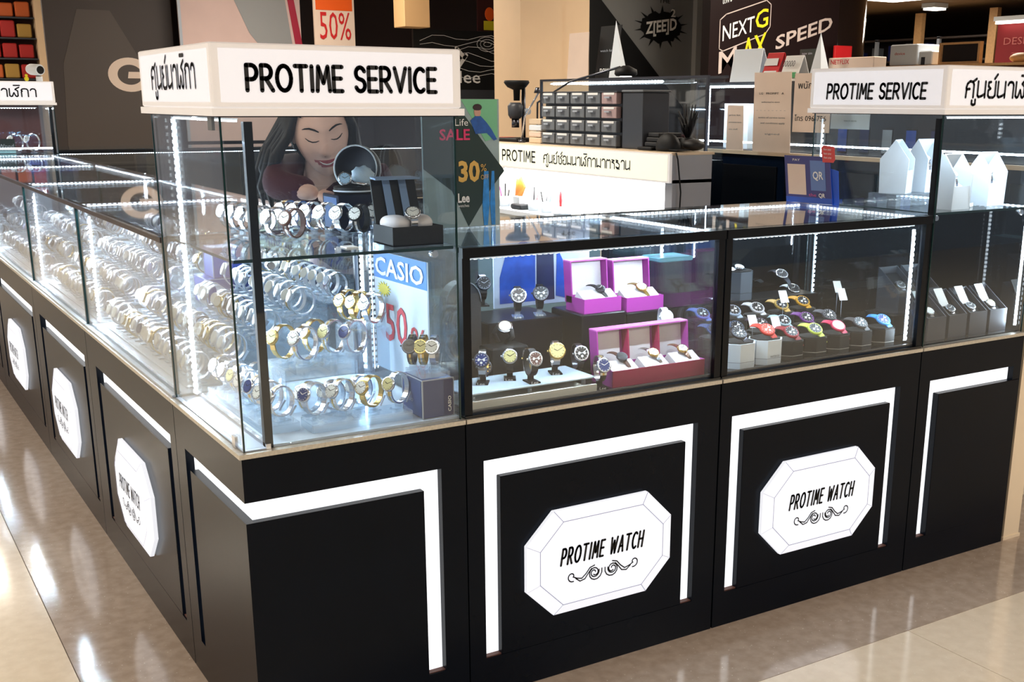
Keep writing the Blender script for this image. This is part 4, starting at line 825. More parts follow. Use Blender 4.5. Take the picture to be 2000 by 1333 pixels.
def simple_watch(name_m, steel, mid, dial):
    WORLD[0] = False; a, b = .034, .038; zc = b + .010; mm = M(); band(mm, a, b, c=(0, 0, zc), n=26, steel=0, mid=1)
    hc = Vector((DIR.x * a, 0, zc + DIR.z * b)); casehead(mm, hc, DIR, .0185, n=12)
    mm.lathe([(.0155, .0062), (.0155, .0068)], hc, DIR, 12, 2)
    mm.box(-.018, .018, -.010, .010, 0, .0025, 3).box(-.003, .003, -.008, .008, .0025, .0115, 3)
    mm.slab([(.014, -.011, zc - .036), (.031, -.0115, zc - .012), (.037, -.0105, zc - .016), (.020, -.0105, zc - .039)], (0, -1, 0), .0005, 3)
    me = mm.build('wristwatch', [steel, mid, dial, TAGP]); WORLD[0] = True; return me

# left cases: stepped rows of watches
STEELB = mat('bright_steel', srgb(240, 242, 248), .32, .85)
kinds = [simple_watch('w', STEELB, STEELB, DIALW), simple_watch('w', STEELB, GOLD, DIALW), simple_watch('w', STEEL, STEELB, DIALB), simple_watch('w', GOLD, STEELB, DIALW), simple_watch('w', STEELB, STEELB, DIALK), simple_watch('w', STEELD, STEELD, DIALK)]
first = set()
rowname = ['front row', 'second row', 'third row', 'fourth row', 'back row']
def rows(case, y0, y1, pitch, nrow=5, dark=None):
    for r_ in range(nrow):
        x = .10 + .103 * r_; z = Z0 + .007 + [.004, .045, .10, .155, .20][r_]
        gap_ = (1.36, 1.62) if 'nearest' in case and r_ >= 2 else None
        ri = thing('display_riser', 'clear acrylic step under the %s of the aisle case %s' % (rowname[r_], case), 'riser', (x, y0, Z0 + .0065))
        for (ya_, yb_) in ([(y0, gap_[0]), (gap_[1], y1)] if gap_ else [(y0, y1)]):
            M().box(x - .045, x + .045, ya_, yb_, z - .004, z - .0005).build('top_plate', ACRYL if r_ else DECKW, ri)
            if r_: M().box(x - .045, x - .042, ya_, yb_, Z0 + .0065, z - .0045).build('front_plate', ACRYL, ri)
        n = int((y1 - y0) / pitch)
        for i in range(n):
            rr = random.Random(r_ * 1000 + i * 7 + int(y0 * 100)); y = y0 + (i + .5) * pitch
            if rr.random() < .04 or (gap_ and gap_[0] - .02 < y < gap_[1] + .02): continue
            k = rr.choices(range(6), [6, 3, 1, 1.2, 1, .3])[0]
            if dark and r_ == dark[0] and dark[1] < y < dark[2]: k = 5
            o = kinds[k] if k not in first else kinds[k].copy()
            if k not in first: first.add(k)
            else: COL.objects.link(o)
            sc = rr.uniform(1.0, 1.14) if r_ < 4 else .95; o.location = (x + rr.uniform(-.006, .006), y, z); o.rotation_euler = (0, 0, rr.uniform(-.22, .35)); o.scale = (sc,) * 3
            tag(o, 'silver or gold-toned watch in %s of aisle case %s' % (rowname[r_], case), 'watch', 'watches in the %s of the aisle case %s' % (rowname[r_], case))
            if k == 5: o['label'] = 'black-strapped watch in the %s of the aisle case %s' % (rowname[r_], case); o['group'] = 'black watches in the ' + rowname[r_]
rows('nearest the tall case', .66, 1.76, .062)
rows('second from the tall case', 1.86, 2.93, .068, dark=(3, 1.9, 2.4))
rows('third from the tall case', 3.05, 4.3, .085, 4, dark=(3, 3.2, 3.7))
rows('beside the far case', 4.5, 5.7, .2, 3)
def carton(label, x0, x1, y0, y1, z0, z1, m_=None):
    t = thing('watch_carton', label, 'box', (x0, y0, z0)); M().bbox(x0, x1, y0, y1, z0, z1, .002).build('body', m_ or mat('royal_blue_card', srgb(46, 70, 160), .4), t)
    e_ = M(); w_ = .0022
    for (a, b) in ((x0, y0), (x1, y0), (x0, y1)): e_.box(a - w_ / 2 - .0004, a + w_ / 2 + .0004, b - w_ / 2 - .0004, b + w_ / 2 + .0004, z0, z1)
    e_.box(x0, x1, y0 - .0008, y0 + .0005, z1 - w_, z1 + .0006).box(x0 - .0008, x0 + .0005, y0, y1, z1 - w_, z1 + .0006); e_.build('silver_edge', GREYL, t); return t
carton('blue box with silver edges stacked on a wider one in the aisle case', .36, .46, 1.41, 1.52, .975, 1.075)
carton('wide blue box with silver edges under a smaller blue box', .33, .49, 1.39, 1.55, .885, .9745)
t = thing('acrylic_block', 'clear acrylic block lifting the wide blue box', 'riser', (.34, 1.40, Z0)); M().box(.34, .48, 1.40, 1.54, Z0 + .0065, .8845).build('block', ACRYL, t)
t = thing('sale_card', 'pale yellow sale card with red marks at the back of the aisle case', 'card', (.55, 1.3, 1.0)); M().box(.562, .566, 1.05, 1.55, 1.06, 1.19).build('sheet', mat('pale_yellow_card', srgb(225, 228, 190), .6), t); font('ลดราคา', (.5605, 1.5, 1.13), -Y_, Z_, .05, mat('plum_print', srgb(120, 80, 130), .5), t, width=.3); font('ทุกเรือน', (.5605, 1.45, 1.08), -Y_, Z_, .04, MATS['plum_print'], t, width=.26)
# far tall case contents
for k, (x, y, z, l) in enumerate([(.12, 5.95, 1.2175, 'leftmost'), (.22, 5.95, 1.2175, 'second from the left'), (.40, 5.93, 1.2175, 'third from the left'), (.50, 5.93, 1.2175, 'rightmost')]):
    watch('big silver watch on the shelf of the far tall case, ' + l, (x, y, z), .5, group=None, a=.05, b=.055, R=.027)
carton('blue box on the lower deck of the far tall case', .44, .56, 5.86, 5.95, Z0 + .31, 1.2095 - .012); M_b = thing('acrylic_block', 'clear block under the blue box in the far tall case', 'riser', (.44, 5.86, Z0)); M().box(.44, .56, 5.86, 5.95, Z0 + .0065, Z0 + .3095).build('block', ACRYL, M_b)
t = thing('name_board', 'small dark card with white script on the shelf of the far tall case', 'card', (.33, 5.86, 1.2175)); M().bbox(.27, .38, 5.85, 5.856, 1.2175, 1.31, .002).build('sheet', mat('dark_green_card', srgb(18, 40, 38), .5), t); font('Wood', (.28, 5.849, 1.25), X_, Z_, .04, GREYL, t, width=.09)

# ---- corner tall case: deck
DZ = Z0 + .0065
def cube_riser(label, x0, x1, y0, y1, h):
    t = thing('display_riser', label, 'riser', (x0, y0, DZ)); M().box(x0, x1, y0, y1, DZ + h - .004, DZ + h - .0003).build('top_plate', ACRYL, t)
    M().box(x0, x1, y0, y0 + .003, DZ, DZ + h - .0045).box(x0, x0 + .003, y0 + .0035, y1, DZ, DZ + h - .0045).build('side_plate', ACRYL, t)
cube_riser('low clear acrylic step under the watches along the left pane', .085, .175, .10, .56, .022)
cube_riser('low clear acrylic step under the tagged watches at the front pane', .19, .45, .055, .135, .022)
cube_riser('middle clear acrylic table holding five gold and silver watches', .20, .44, .26, .40, .115)
cube_riser('tall clear acrylic table holding watches before the sale sign', .43, .532, .37, .50, .170)
steps = [(.128, .535, 'farthest back'), (.130, .465, 'second farthest'), (.132, .395, 'third farthest'), (.130, .325, 'fourth farthest'), (.134, .255, 'fifth farthest'), (.134, .185, 'nearest the corner but one'), (.140, .125, 'nearest the corner')]
for k, (x, y, l) in enumerate(steps): watch('silver or two-tone watch in the row along the left pane, ' + l, (x, y, DZ + .022), .25, mid=GOLD if k % 2 == 0 else STEEL, dial=[DIALW, DIALW, DIALC, DIALW, DIALB, DIALW, DIALW][k])
for k, (x, y, l) in enumerate([(.215, .10, 'leftmost, with two long tags'), (.285, .10, 'second from the left'), (.36, .095, 'third from the left'), (.43, .095, 'rightmost, beside the blue box')]):
    watch('two-tone watch with a white tag at the front pane, ' + l, (x, y, DZ + .022), .42, mid=[STEEL, GOLD, GOLD, GOLD][k], dial=[DIALB, DIALW, DIALW, DIALC][k], mark=[PAPER, BLACKM, BLACKM, BLACKM][k], steel=[STEEL, STEEL, GOLD, STEEL][k], a=.036, b=.040)
for k, (x, y) in enumerate([(.205, .50), (.215, .43), (.245, .215), (.30, .20), (.38, .215)]):
    watch('silver watch in the second row of the corner case, %s' % ['farthest back', 'second from the back', 'behind the leftmost tagged watch', 'behind the second tagged watch', 'behind the third tagged watch'][k], (x, y, DZ), .3, mid=GOLD if k in (1, 2, 4) else STEEL)
mid_ = [(.225, .33, .125, 'leftmost, gold'), (.265, .285, .115, 'second, large and front'), (.32, .36, .115, 'third'), (.36, .33, .115, 'fourth'), (.405, .30, .115, 'rightmost, front')]
for k, (x, y, h, l) in enumerate(mid_): watch('gold and silver watch on the middle acrylic table, ' + l, (x, y, DZ + h - (.01 if k == 0 else 0)), .38, steel=[GOLD, STEEL, GOLD, STEEL, STEEL][k], mid=[GOLD, GOLD, STEEL, GOLD, STEEL][k], dial=[DIALC, DIALW, DIALW, DIALC, DIALB][k], mark=[BLACKM] * 4 + [PAPER] if False else BLACKM, a=.038, b=.044, R=.0205)
for k, (x, y, l) in enumerate([(.462, .475, 'left, gold bracelet'), (.478, .435, 'middle'), (.500, .395, 'right, silver')]): watch('watch on the tall acrylic table before the sale sign, ' + l, (x, y, DZ + .170), .45, steel=[GOLD, GOLD, STEEL][k], mid=[STEEL, GOLD, STEEL][k], a=.038, b=.042)
# box with three watches
t = carton('dark blue watch box with silver edges in the right corner of the corner case', .468, .553, .035, .15, DZ, DZ + .098, mat('steel_blue_card', srgb(62, 74, 120), .35))
M().box(.527, .5525, .0335, .0345, DZ + .004, DZ + .094).build('dark_band', NAVY, t); M().box(.4665, .4675, .04, .145, DZ + .004, DZ + .094).build('side_print', mat('side_blue', srgb(40, 66, 120), .4), t)
font('CASIO', (.545, .033, DZ + .012), Z_, -X_, .012, PAPER, t, width=.04, bold=.02); font('CASIO', (.466, .13, DZ + .035), -Y_, Z_, .012, GREYL, t, width=.045)
t = thing('display_riser', 'small clear stand on top of the dark blue watch box', 'riser', (.47, .04, DZ + .099)); M().box(.472, .55, .045, .14, DZ + .0995, DZ + .112).build('block', ACRYL, t)
for k, (x, l) in enumerate([(.490, 'left, dark steel'), (.512, 'middle, gold'), (.534, 'right, silver')]): watch('watch on the small stand atop the dark blue box, ' + l, (x - .010, .092 + (.512 - x) * .8, DZ + .1125), .9, steel=[STEELD, GOLD, STEEL][k], mid=[GOLD, STEEL, STEEL][k], dial=[DIALK, DIALC, DIALW][k], tagged=k == 2, wdt=.016)
# sale sign in the corner case
t = thing('sale_sign', 'white sale sign with blue heading and red fifty percent figures', 'sign', (.60, .575, .82)); WORLD[0] = False
ms = M().box(0, .145, -.004, 0, 0, .315); ms.build('board', mat('sale_white', srgb(222, 236, 250), .5), t); M().slab([(0, -.0045, .315), (.145, -.0045, .315), (.145, -.0045, .245), (0, -.0045, .245)], (0, -1, 0), .0008).build('blue_band', mat('sale_blue', srgb(50, 130, 215), .5), t)
SERR = mat('sale_red', srgb(200, 60, 75), .5)
font('CASIO', (.006, -.0058, .255), X_, Z_, .066, mat('sale_white2', srgb(235, 245, 255), .5), t, width=.132, bold=.02)
font('50', (.03, -.005, .085), X_, Z_, .14, SERR, t, width=.06, bold=.01); font('%', (.10, -.005, .06), X_, Z_, .12, SERR, t, width=.038)
n = 14; M().prism([(.028 + (.02 if k % 2 else .012) * math.cos(PI * k / n), .218 + (.02 if k % 2 else .012) * math.sin(PI * k / n)) for k in range(2 * n)], -.0058, -.0045, 'y').build('yellow_burst', mat('sale_yellow', srgb(240, 225, 90), .5), t)
WORLD[0] = True; t.location = (.545, .475, .835); t.rotation_euler = (0, 0, -PI / 2 + .03); t.scale = (2.15, 1, 1.03)
# ---- corner tall case: shelf
SZ = 1.2168
for k, (x, y) in enumerate([(.18, .54), (.187, .485), (.195, .43), (.206, .375), (.225, .32), (.248, .265)]):
    watch('silver watch in the left coil on the shelf, %s' % ['farthest', 'second from the back', 'third from the back', 'third from the front', 'second from the front', 'with brown strap, in front'][k], (x, y, SZ), .25 if k < 5 else .5, tagged=False, steel=STEEL if k < 5 else BROWN, mid=STEEL, a=.034, b=.036)
for k, (x, y) in enumerate([(.315, .50), (.335, .46), (.355, .42), (.378, .38), (.405, .335), (.435, .295)]):
    watch('silver watch in the right coil on the shelf, %s' % ['farthest', 'second from the back', 'third from the back', 'third from the front', 'second from the front', 'with black strap edge in front'][k], (x, y, SZ), .5 if k < 5 else .7, tagged=False, steel=STEEL if k < 5 else BLACKM, mid=[GOLD, STEEL, DIALB, BROWN, STEEL, STEEL][k], a=.034, b=.036)
watch('small steel watch standing behind the right coil on the shelf', (.50, .37, SZ), 1.1, tagged=False, steel=STEELD, a=.03, b=.034)
t = thing('price_sign', 'short stack of white price cards flat on the shelf', 'card', (.33, .08, SZ)); M().box(.31, .34, .09, .13, SZ, SZ + .003).build('card', PAPER, t)
# pedestal with round watch box
t = thing('pedestal_box', 'glossy dark navy box serving as a pedestal on the shelf', 'box', (.40, .42, SZ)); M().bbox(.42, .537, .41, .52, SZ, SZ + .098, .002).build('body', mat('navy_gloss_box', srgb(22, 30, 52), .15), t); M().box(.4192, .420, .42, .51, SZ + .01, SZ + .09).build('side_print', mat('navy_print', srgb(50, 90, 150), .3), t)
pz = SZ + .0985
t = thing('round_watch_box', 'open round black watch box with white piping and tilted lid', 'box', (.44, .455, pz)); cc = Vector((.485, .462, pz))
M().lathe([(.050, 0), (.052, .003), (.052, .016), (.050, .018)], cc, n=30).build('base', BLACKM, t); M().lathe([(.0525, .005), (.054, .007), (.0525, .009)], cc, n=30, cap=False).build('piping', WHITE, t)
lc = cc + Vector((.03, .04, .062)); ld = Vector((-.62, -.72, .12)).normalized()
M().lathe([(.0, 0), (.058, 0), (.060, .003), (.060, .034), (.057, .034), (.056, .004), (0, .004)], lc - ld * .02, ld, 30, cap=False).build('lid', mat('box_blueblack', srgb(24, 30, 44), .5), t)
M().lathe([(.060, .034), (.0615, .036), (.0585, .037), (.057, .035)], lc - ld * .02, ld, 30, cap=False).lathe([(.0595, -.001), (.0615, .001), (.0595, .003)], lc - ld * .02, ld, 30, cap=False).build('lid_piping', WHITE, t)
t = thing('wristwatch', 'silver round watch lying on a puffy silvery cushion in the open round box', 'watch', (.45, .43, pz + .018)); hd = Vector((-.35, -.9, .25)).normalized(); hc = Vector((.451, .434, pz + .040))
mm = M(); casehead(mm, hc, hd, .0175); mm.build('watch_case', STEEL, t); mm = M(); dialface(mm, hc, hd, .0175); mm.build('dial', [mat('ice_dial', srgb(180, 215, 240), .3), GREY], t)
mm = M(); mm.tube([hc + Vector((.012, .004, -.006)), (.475, .429, pz + .028), (.497, .424, pz + .024), (.517, .434, pz + .024)], [.006, .005, .005, .003], 6); mm.build('bracelet', STEEL, t)
o = M().ellipsoid((.508, .451, pz + .043), .033, .018, .028, 20, 12, fn=lambda p: p * (1 + .10 * math.sin(p.x * 260) * math.sin(p.z * 300))).build('satin_cushion', mat('satin', srgb(205, 228, 245), .35, bump=.6, nscale=120)); o.rotation_euler = (0, 0, 0); tag(o, 'puffy silvery white cushion in the round watch box', 'cushion')
# pillow box with strap-like lid
t = thing('watch_box', 'open black watch box with a tall lid and two grey-blue lid straps', 'box', (.45, .12, SZ)); bx0, bx1, by0, by1 = .415, .548, .06, .175
M().box(bx0, bx1, by0, by0 + .004, SZ, SZ + .046).box(bx0, bx1, by1 - .004, by1, SZ, SZ + .046).box(bx0, bx0 + .004, by0 + .0045, by1 - .0045, SZ, SZ + .046).box(bx1 - .004, bx1, by0 + .0045, by1 - .0045, SZ, SZ + .046).box(bx0, bx1, by0, by1, SZ + .0001, SZ + .004).build('tray', BLACKM, t)
M().slab([(bx0 + .01, by1 + .001, SZ + .03), (bx1, by1 + .001, SZ + .03), (bx1 - .005, by1 + .03, SZ + .148), (bx0 + .01, by1 + .03, SZ + .148)], (0, 1, .2), .006).build('lid', BLACKM, t)
GB = mat('grey_blue_felt', srgb(120, 145, 178), .8)
M().slab([(bx0 + .005, by1 - .012, SZ + .150), (bx1 - .01, by1 - .012, SZ + .150), (bx1 - .015, by1 + .036, SZ + .152), (bx0 + .012, by1 + .036, SZ + .152)], (0, 0, 1), .004).build('lid_edge', GB, t)
for x in (bx0 + .042, bx0 + .085): M().slab([(x, by1 - .002, SZ + .046), (x + .020, by1 - .002, SZ + .046), (x + .014, by1 + .024, SZ + .149), (x - .005, by1 + .024, SZ + .149)], (0, -1, 0), .002).build('lid_strap', GB, t)
def pillow(name, label, c, rx, ry, rz_, rot, m_=None):
    o = M().ellipsoid((0, 0, 0), rx, ry, rz_, 20, 12, fn=lambda p: Vector((rx * math.copysign(min(1, abs(p.x / rx)) ** .55, p.x), ry * math.copysign(min(1, abs(p.y / ry)) ** .7, p.y), p.z))).build(name, m_ or CLOTH); o.location = c; o.rotation_euler = (0, 0, rot); return tag(o, label, 'cushion')
pillow('cushion', 'left grey-white cushion in the black watch box', (.447, .115, SZ + .050), .026, .042, .020, .2); pillow('cushion', 'right white cushion in the black watch box holding a silver watch', (.508, .115, SZ + .050), .030, .042, .020, -.1)
t = thing('wristwatch', 'silver watch strapped round the right cushion on the shelf', 'watch', (.478, .10, SZ + .05)); mm = M(); WORLD[0] = False; band(mm, .022, .046, wdt=.018, c=(0, 0, 0)); mm.tf(Matrix.Rotation(-PI / 2, 4, 'X') @ Matrix.Rotation(PI / 2, 4, 'Y') if False else Matrix.Rotation(PI / 2, 4, 'Z')); mm.tf(Matrix.Diagonal((1, 1, .55, 1))); mm.build('bracelet', [STEEL, STEEL], t)
hd = Vector((-.25, -.6, .75)).normalized(); hc = Vector((0, -.012, .022)); mm = M(); casehead(mm, hc, hd, .019); mm.build('watch_case', STEEL, t); mm = M(); dialface(mm, hc, hd, .019); mm.build('dial', [DIALW, GREY], t); WORLD[0] = True; t.location = (.478, .092, SZ + .054)
#@@D
# ------------------------------------------------------------------ case with magenta boxes
AX0 = .5675
t = thing('display_plinth', 'white acrylic platform with pale front lip under the fashion watches', 'plinth', (.6, .06, DZ)); M().box(.600, .998, .050, .058, DZ, DZ + .020).box(.600, .998, .0585, .21, DZ, DZ + .004).build('base', IVORY, t)
M().bbox(.600, 1.0, .062, .215, DZ + .034, DZ + .040, .002).build('top_plate', mat('frost_white', srgb(215, 232, 245), .25), t)
for (x, y) in ((.63, .075), (.80, .075), (.97, .075), (.63, .2), (.97, .2)): M().cyl((x, y, DZ + .0045), .006, .029, n=10).build('foot', ACRYL, t)
PZ = DZ + .0405
def stand_watch(label, x, y, z, rz, strap, case, dial, mark, mid=None, R=.0205, chrono=False, a=.030, b=.037, print_=True, standm=None, bez=None):
    t = thing('wristwatch', label, 'watch', (x, y, z)); WORLD[0] = False; zc = b + .016
    mm = M(); band(mm, a, b, wdt=.02, c=(0, 0, zc), links=strap in (STEEL, GOLD, STEELD)); mm.build('strap', [strap, mid or strap], t)
    hc = Vector((DIR.x * a, 0, zc + DIR.z * b)); d = Vector((-.93, 0, .36)); mm = M(); casehead(mm, hc, d, R, n=22, mi=0, bez=1); mm.cyl(hc + Vector((0, R, .001)), .003, .004, (0, 1, 0), 8); mm.build('watch_case', [case, bez or case], t)
    mm = M(); dialface(mm, hc, d, R, n=22, chrono=chrono); mm.build('dial', [dial, mark], t)
    st = M(); st.box(-.028, .018, -.016, .016, 0, .004).box(-.002, .004, -.008, .008, .004, .0175); sb_ = st.build('stand', standm or BLACKM, t)
    if print_: font('Lee', (-.0285, .012, .0005), (0, -1, 0), (-.3, 0, 1), .011, PAPER, t, width=.02, bold=.02); 
    WORLD[0] = True; t.rotation_euler = (0, 0, rz); return t
FR = PI / 2 - .30
stand_watch('silver watch with half-white dial at the left end of the white platform', .70, .15, PZ, FR - .3, STEEL, STEELD, DIALB, PAPER, chrono=True, standm=BLACKM)
stand_watch('black-gold watch behind the half-white dial watch on the platform', .745, .235, DZ, FR, STEELD, STEELD, DIALK, GOLD, chrono=True)
stand_watch('black strap watch with cream dial, second from the left on the platform', .785, .155, PZ, FR - .2, LEATH, STEEL, DIALC, BLACKM)
stand_watch('watch with copper chronograph dial lying low at the platform front', .815, .095, PZ, FR + .2, LEATH, STEEL, mat('copper_dial', srgb(110, 75, 70), .3), PAPER, chrono=True)
stand_watch('two-tone watch with dark blue dial behind the cream dial watches', .885, .23, DZ + .01, FR, STEEL, GOLD, DIALB, PAPER, mid=GOLD, print_=False)
stand_watch('large gold-rimmed watch with cream dial in the middle of the platform', .925, .15, PZ, FR - .05, STEEL, GOLD, DIALC, BROWN, mid=STEEL, R=.024)
stand_watch('steel chronograph with dark dial at the right end of the platform', 1.012, .17, DZ + .02, FR + .1, STEELD, STEEL, DIALK, PAPER, chrono=True, R=.023)
stand_watch('two-tone watch with navy dial standing before the triple magenta box', 1.030, .085, DZ, FR + .1, STEEL, STEEL, DIALB, PAPER, mid=GOLD, R=.021)
for k, x in enumerate((.955, 1.03)): stand_watch('black-strapped watch on a branded stand before the denim picture, %s' % ('left, with brown chronograph dial' if k == 0 else 'right, with black dial'), .952 + k * .075, .40, .9465, FR - .1, LEATH, [STEEL, STEELD][k], [mat('brown_dial', srgb(92, 78, 74), .3), DIALK][k], PAPER, chrono=True, R=.024, standm=ACRYL)
t = thing('wristwatch', 'white oval dial watch on a small black cushion stand', 'watch', (.85, .30, .90)); c0 = Vector((.845, .285, .945)); d0 = Vector((-.3, -.6, .75)).normalized(); mm = M(); casehead(mm, c0, d0, .022, mi=0); mm.build('watch_case', STEEL, t); M().lathe([(.0175, .0062), (.0175, .0066)], c0, d0, 18).build('dial', DIALW, t)
mm = M(); mm.tube([c0 - Vector((.012, -.015, .0)), c0 + Vector((-.02, .03, -.02)), c0 + Vector((-.01, .02, -.045))], [.009, .008, .006], 6); mm.tube([c0 + Vector((.01, -.012, -.004)), c0 + Vector((.012, -.02, -.025)), c0 + Vector((.0, .0, -.045))], [.009, .008, .006], 6); mm.build('strap', LEATH, t)
t = thing('display_stand', 'low black cushion stand under the white oval dial watch', 'stand', (.84, .27, DZ)); M().bbox(.79, .91, .265, .34, DZ, DZ + .10, .004).build('block', BLACKM, t)
t = thing('bust_stand', 'arched black leather watch stand at the left of the case', 'stand', (.78, .36, DZ)); ar = [(.70, DZ), (.81, DZ), (.81, 1.01)] + [(.755 + .055 * math.cos(a * PI / 10), 1.01 + .06 * math.sin(a * PI / 10)) for a in range(1, 10)] + [(.70, 1.01)]
M().prism(ar, .36, .40, 'y').build('body', LEATH, t); M().tube([(p[0], .358, p[1]) for p in ar[2:]], .002, 6).build('piping', GREY, t)
stand_watch('dark watch at the top left beside the arched black stand', .852, .43, .985, FR, STEELD, STEELD, DIALK, GREYL, print_=False)
# black risers
def riser(label, x0, x1, y0, y1, h, m_=None):
    t = thing('display_plinth', label, 'plinth', (x0, y0, DZ)); M().bbox(x0, x1, y0, y1, DZ, DZ + h, .003).build('body', m_ or BLACKF, t); return t
riser('wide black plinth under the denim picture and branded stands', .825, 1.075, .345, .54, .155)
riser('black plinth under the left open magenta box', 1.08, 1.235, .25, .42, .170); riser('black plinth under the right open magenta box', 1.24, 1.388, .25, .42, .162)
t = thing('picture_board', 'white and blue denim picture board standing on the black plinth', 'picture', (.96, .53, .947)); M().bbox(.955, 1.30, .545, .551, .947, 1.19, .001).build('board', mat('pale_board', srgb(205, 222, 245), .45), t)
DEN = mat('denim_print', srgb(30, 85, 190), .5, noise=.3, nscale=18); DKD = mat('dark_denim_print', srgb(25, 40, 80), .5, noise=.3, nscale=18)
M().slab([(.975, .5445, .96), (1.10, .5445, .96), (1.10, .5445, 1.12), (1.06, .5445, 1.15), (1.0, .5445, 1.12), (.975, .5445, 1.04)], (0, -1, 0), .0005).build('blue_trousers', DEN, t)
M().slab([(1.105, .5445, .96), (1.17, .5445, .96), (1.165, .5445, 1.14), (1.12, .5445, 1.17), (1.105, .5445, 1.1)], (0, -1, 0), .0005).build('dark_trousers', DKD, t); M().slab([(1.175, .5445, .97), (1.215, .5445, .96), (1.20, .5445, 1.08), (1.178, .5445, 1.12)], (0, -1, 0), .0005).build('blue_coat', DEN, t)
font('Lee', (1.20, .5440, 1.155), X_, Z_, .022, BLACKM, t, width=.045, bold=.02)
# magenta boxes
def open_box(label, x0, x1, y0, y1, z, hb, hl, tilt, cells=1, side=None, front=None):
    side = side or MAG; front = front or MAG; t = thing('open_watch_box', label, 'box', (x0, y0, z)); th = .004
    M().box(x0, x1, y0, y0 + th, z, z + hb).build('front_wall', front, t)
    M().box(x0, x0 + th, y0 + th, y1, z, z + hb).box(x1 - th, x1, y0 + th, y1, z, z + hb).box(x0 + th, x1 - th, y1 - th, y1, z, z + hb).box(x0 + th, x1 - th, y0 + th, y1 - th, z, z + .004).build('tray', side, t)
    yb = y1 + .0015; dl = .034; s_ = tilt
    def Q(x, d, h): return (x, yb - d + s_ * h + dl * 0, z + hb * .55 + h)
    def slabq(a, b, c, d_, n, tt=.003): return (a, b, c, d_)
    lm = M()
    lm.slab([Q(x0, 0, 0), Q(x1, 0, 0), Q(x1, 0, hl), Q(x0, 0, hl)], (0, 1, 0), th)
    lm.slab([Q(x0, dl, 0), Q(x0, 0, 0), Q(x0, 0, hl), Q(x0, dl, hl)], (1, 0, 0), th).slab([Q(x1, dl, 0), Q(x1, 0, 0), Q(x1, 0, hl), Q(x1, dl, hl)], (-1, 0, 0), th)
    lm.build('lid', side, t)
    M().slab([Q(x0, dl, hl), Q(x1, dl, hl), Q(x1, -th, hl), Q(x0, -th, hl)], (0, 0, 1), th).build('lid_top', mat('light_magenta', srgb(214, 110, 196), .5), t)
    cw = (x1 - x0) / cells
    for c in range(cells):
        a, b = x0 + c * cw + (.012 if c else .006), x0 + (c + 1) * cw - (.012 if c < cells - 1 else .006)
        M().slab([Q(a, .004, .004), Q(b, .004, .004), Q(b, .004, hl - .004), Q(a, .004, hl - .004)], (0, -1, 0), .002).build('white_lining', CLOTH, t)
        if c < cells - 1: e_ = x0 + (c + 1) * cw; M().slab([Q(e_, dl - .002, 0), Q(e_, .001, 0), Q(e_, .001, hl - .001), Q(e_, dl - .002, hl - .001)], (1, 0, 0), .004).build('divider', MAGD, t)
        cu = M(); cu.add([(a, y0 + .006, z + hb - .006), (b, y0 + .006, z + hb - .006), (b, y0 + .006, z + .005), (a, y0 + .006, z + .005), (a, (y0 + y1) / 2, z + hb + .018), (b, (y0 + y1) / 2, z + hb + .018), (a, y1 - .036, z + hb - .002), (b, y1 - .036, z + hb - .002), (a, y1 - .036, z + .005), (b, y1 - .036, z + .005)],
            [(0, 1, 5, 4), (4, 5, 7, 6), (3, 2, 1, 0), (6, 7, 9, 8), (0, 4, 6, 8, 3), (1, 2, 9, 7, 5), (3, 8, 9, 2)]); cu.build('cushion', CLOTH, t)
    return t
def lying_watch(label, c, strap, case, dial, mark=None, R=.015, d=(-.1, -.5, .85), along=(0.25, -.8, -.45), L=.05, wd=.012, chrono=False):
    c = Vector(c); d = Vector(d).normalized(); al = Vector(along); al = (al - d * al.dot(d)).normalized(); t = thing('wristwatch', label, 'watch', c)
    s_ = d.cross(al) * (wd / 2); mm = M()
    for sg in (1, -1):
        n = 5; pts = [c + al * (sg * (R * .8 + (L - R * .8) * k / n)) - d * (.002 + .018 * (k / n) ** 2) for k in range(n + 1)]
        for k in range(n):
            p, q = pts[k], pts[k + 1]; f_ = 1 - .3 * k / n; mm.slab([p - s_ * f_, p + s_ * f_, q + s_ * f_, q - s_ * f_], -d, .003)
    mm.build('strap', strap, t); mm = M(); casehead(mm, c, d, R, 16, 0); mm.build('watch_case', case, t); mm = M(); dialface(mm, c, d, R, 16, chrono=chrono, up=-al); mm.build('dial', [dial, mark or BLACKM], t); return t
ob1 = DZ + .1705; open_box('left small magenta box, open, with a black-strapped watch', 1.095, 1.225, .262, .36, ob1, .042, .118, .10)
lying_watch('slim black watch on the cushion of the left small magenta box', (1.175, .30, ob1 + .062), LEATH, STEELD, DIALK, PAPER)
ob2 = DZ + .1625; open_box('right small magenta box, open, with a gold watch', 1.245, 1.380, .262, .36, ob2, .042, .118, .10)
lying_watch('pale gold watch on the cushion of the right small magenta box', (1.325, .30, ob2 + .063), GOLD, GOLD, DIALW, R=.018)
open_box('wide magenta box, open, with three cells each holding a watch', 1.055, 1.378, .055, .16, DZ, .046, .118, .10, 3, front=MAGD)
for k, (x, cst, dl_, l) in enumerate([(1.115, BROWN, DIALK, 'left cell, brown strap'), (1.225, GOLD, DIALW, 'middle cell, round gold rim'), (1.33, GOLD, DIALW, 'right cell, pink gold')]): lying_watch('watch in the wide magenta box, ' + l, (x, .10, DZ + .072), [BROWN, STEEL, mat('rose_gold', srgb(225, 175, 150), .25, 1)][k], [STEELD, GOLD, GOLD][k], dl_, R=.0165)
t = riser('small white block at the right end of the magenta case', 1.385 - .005, 1.395 - .025 + .0, .20, .26, .02); bpy.data.objects.remove(t.children[0]); bpy.data.objects.remove(t)
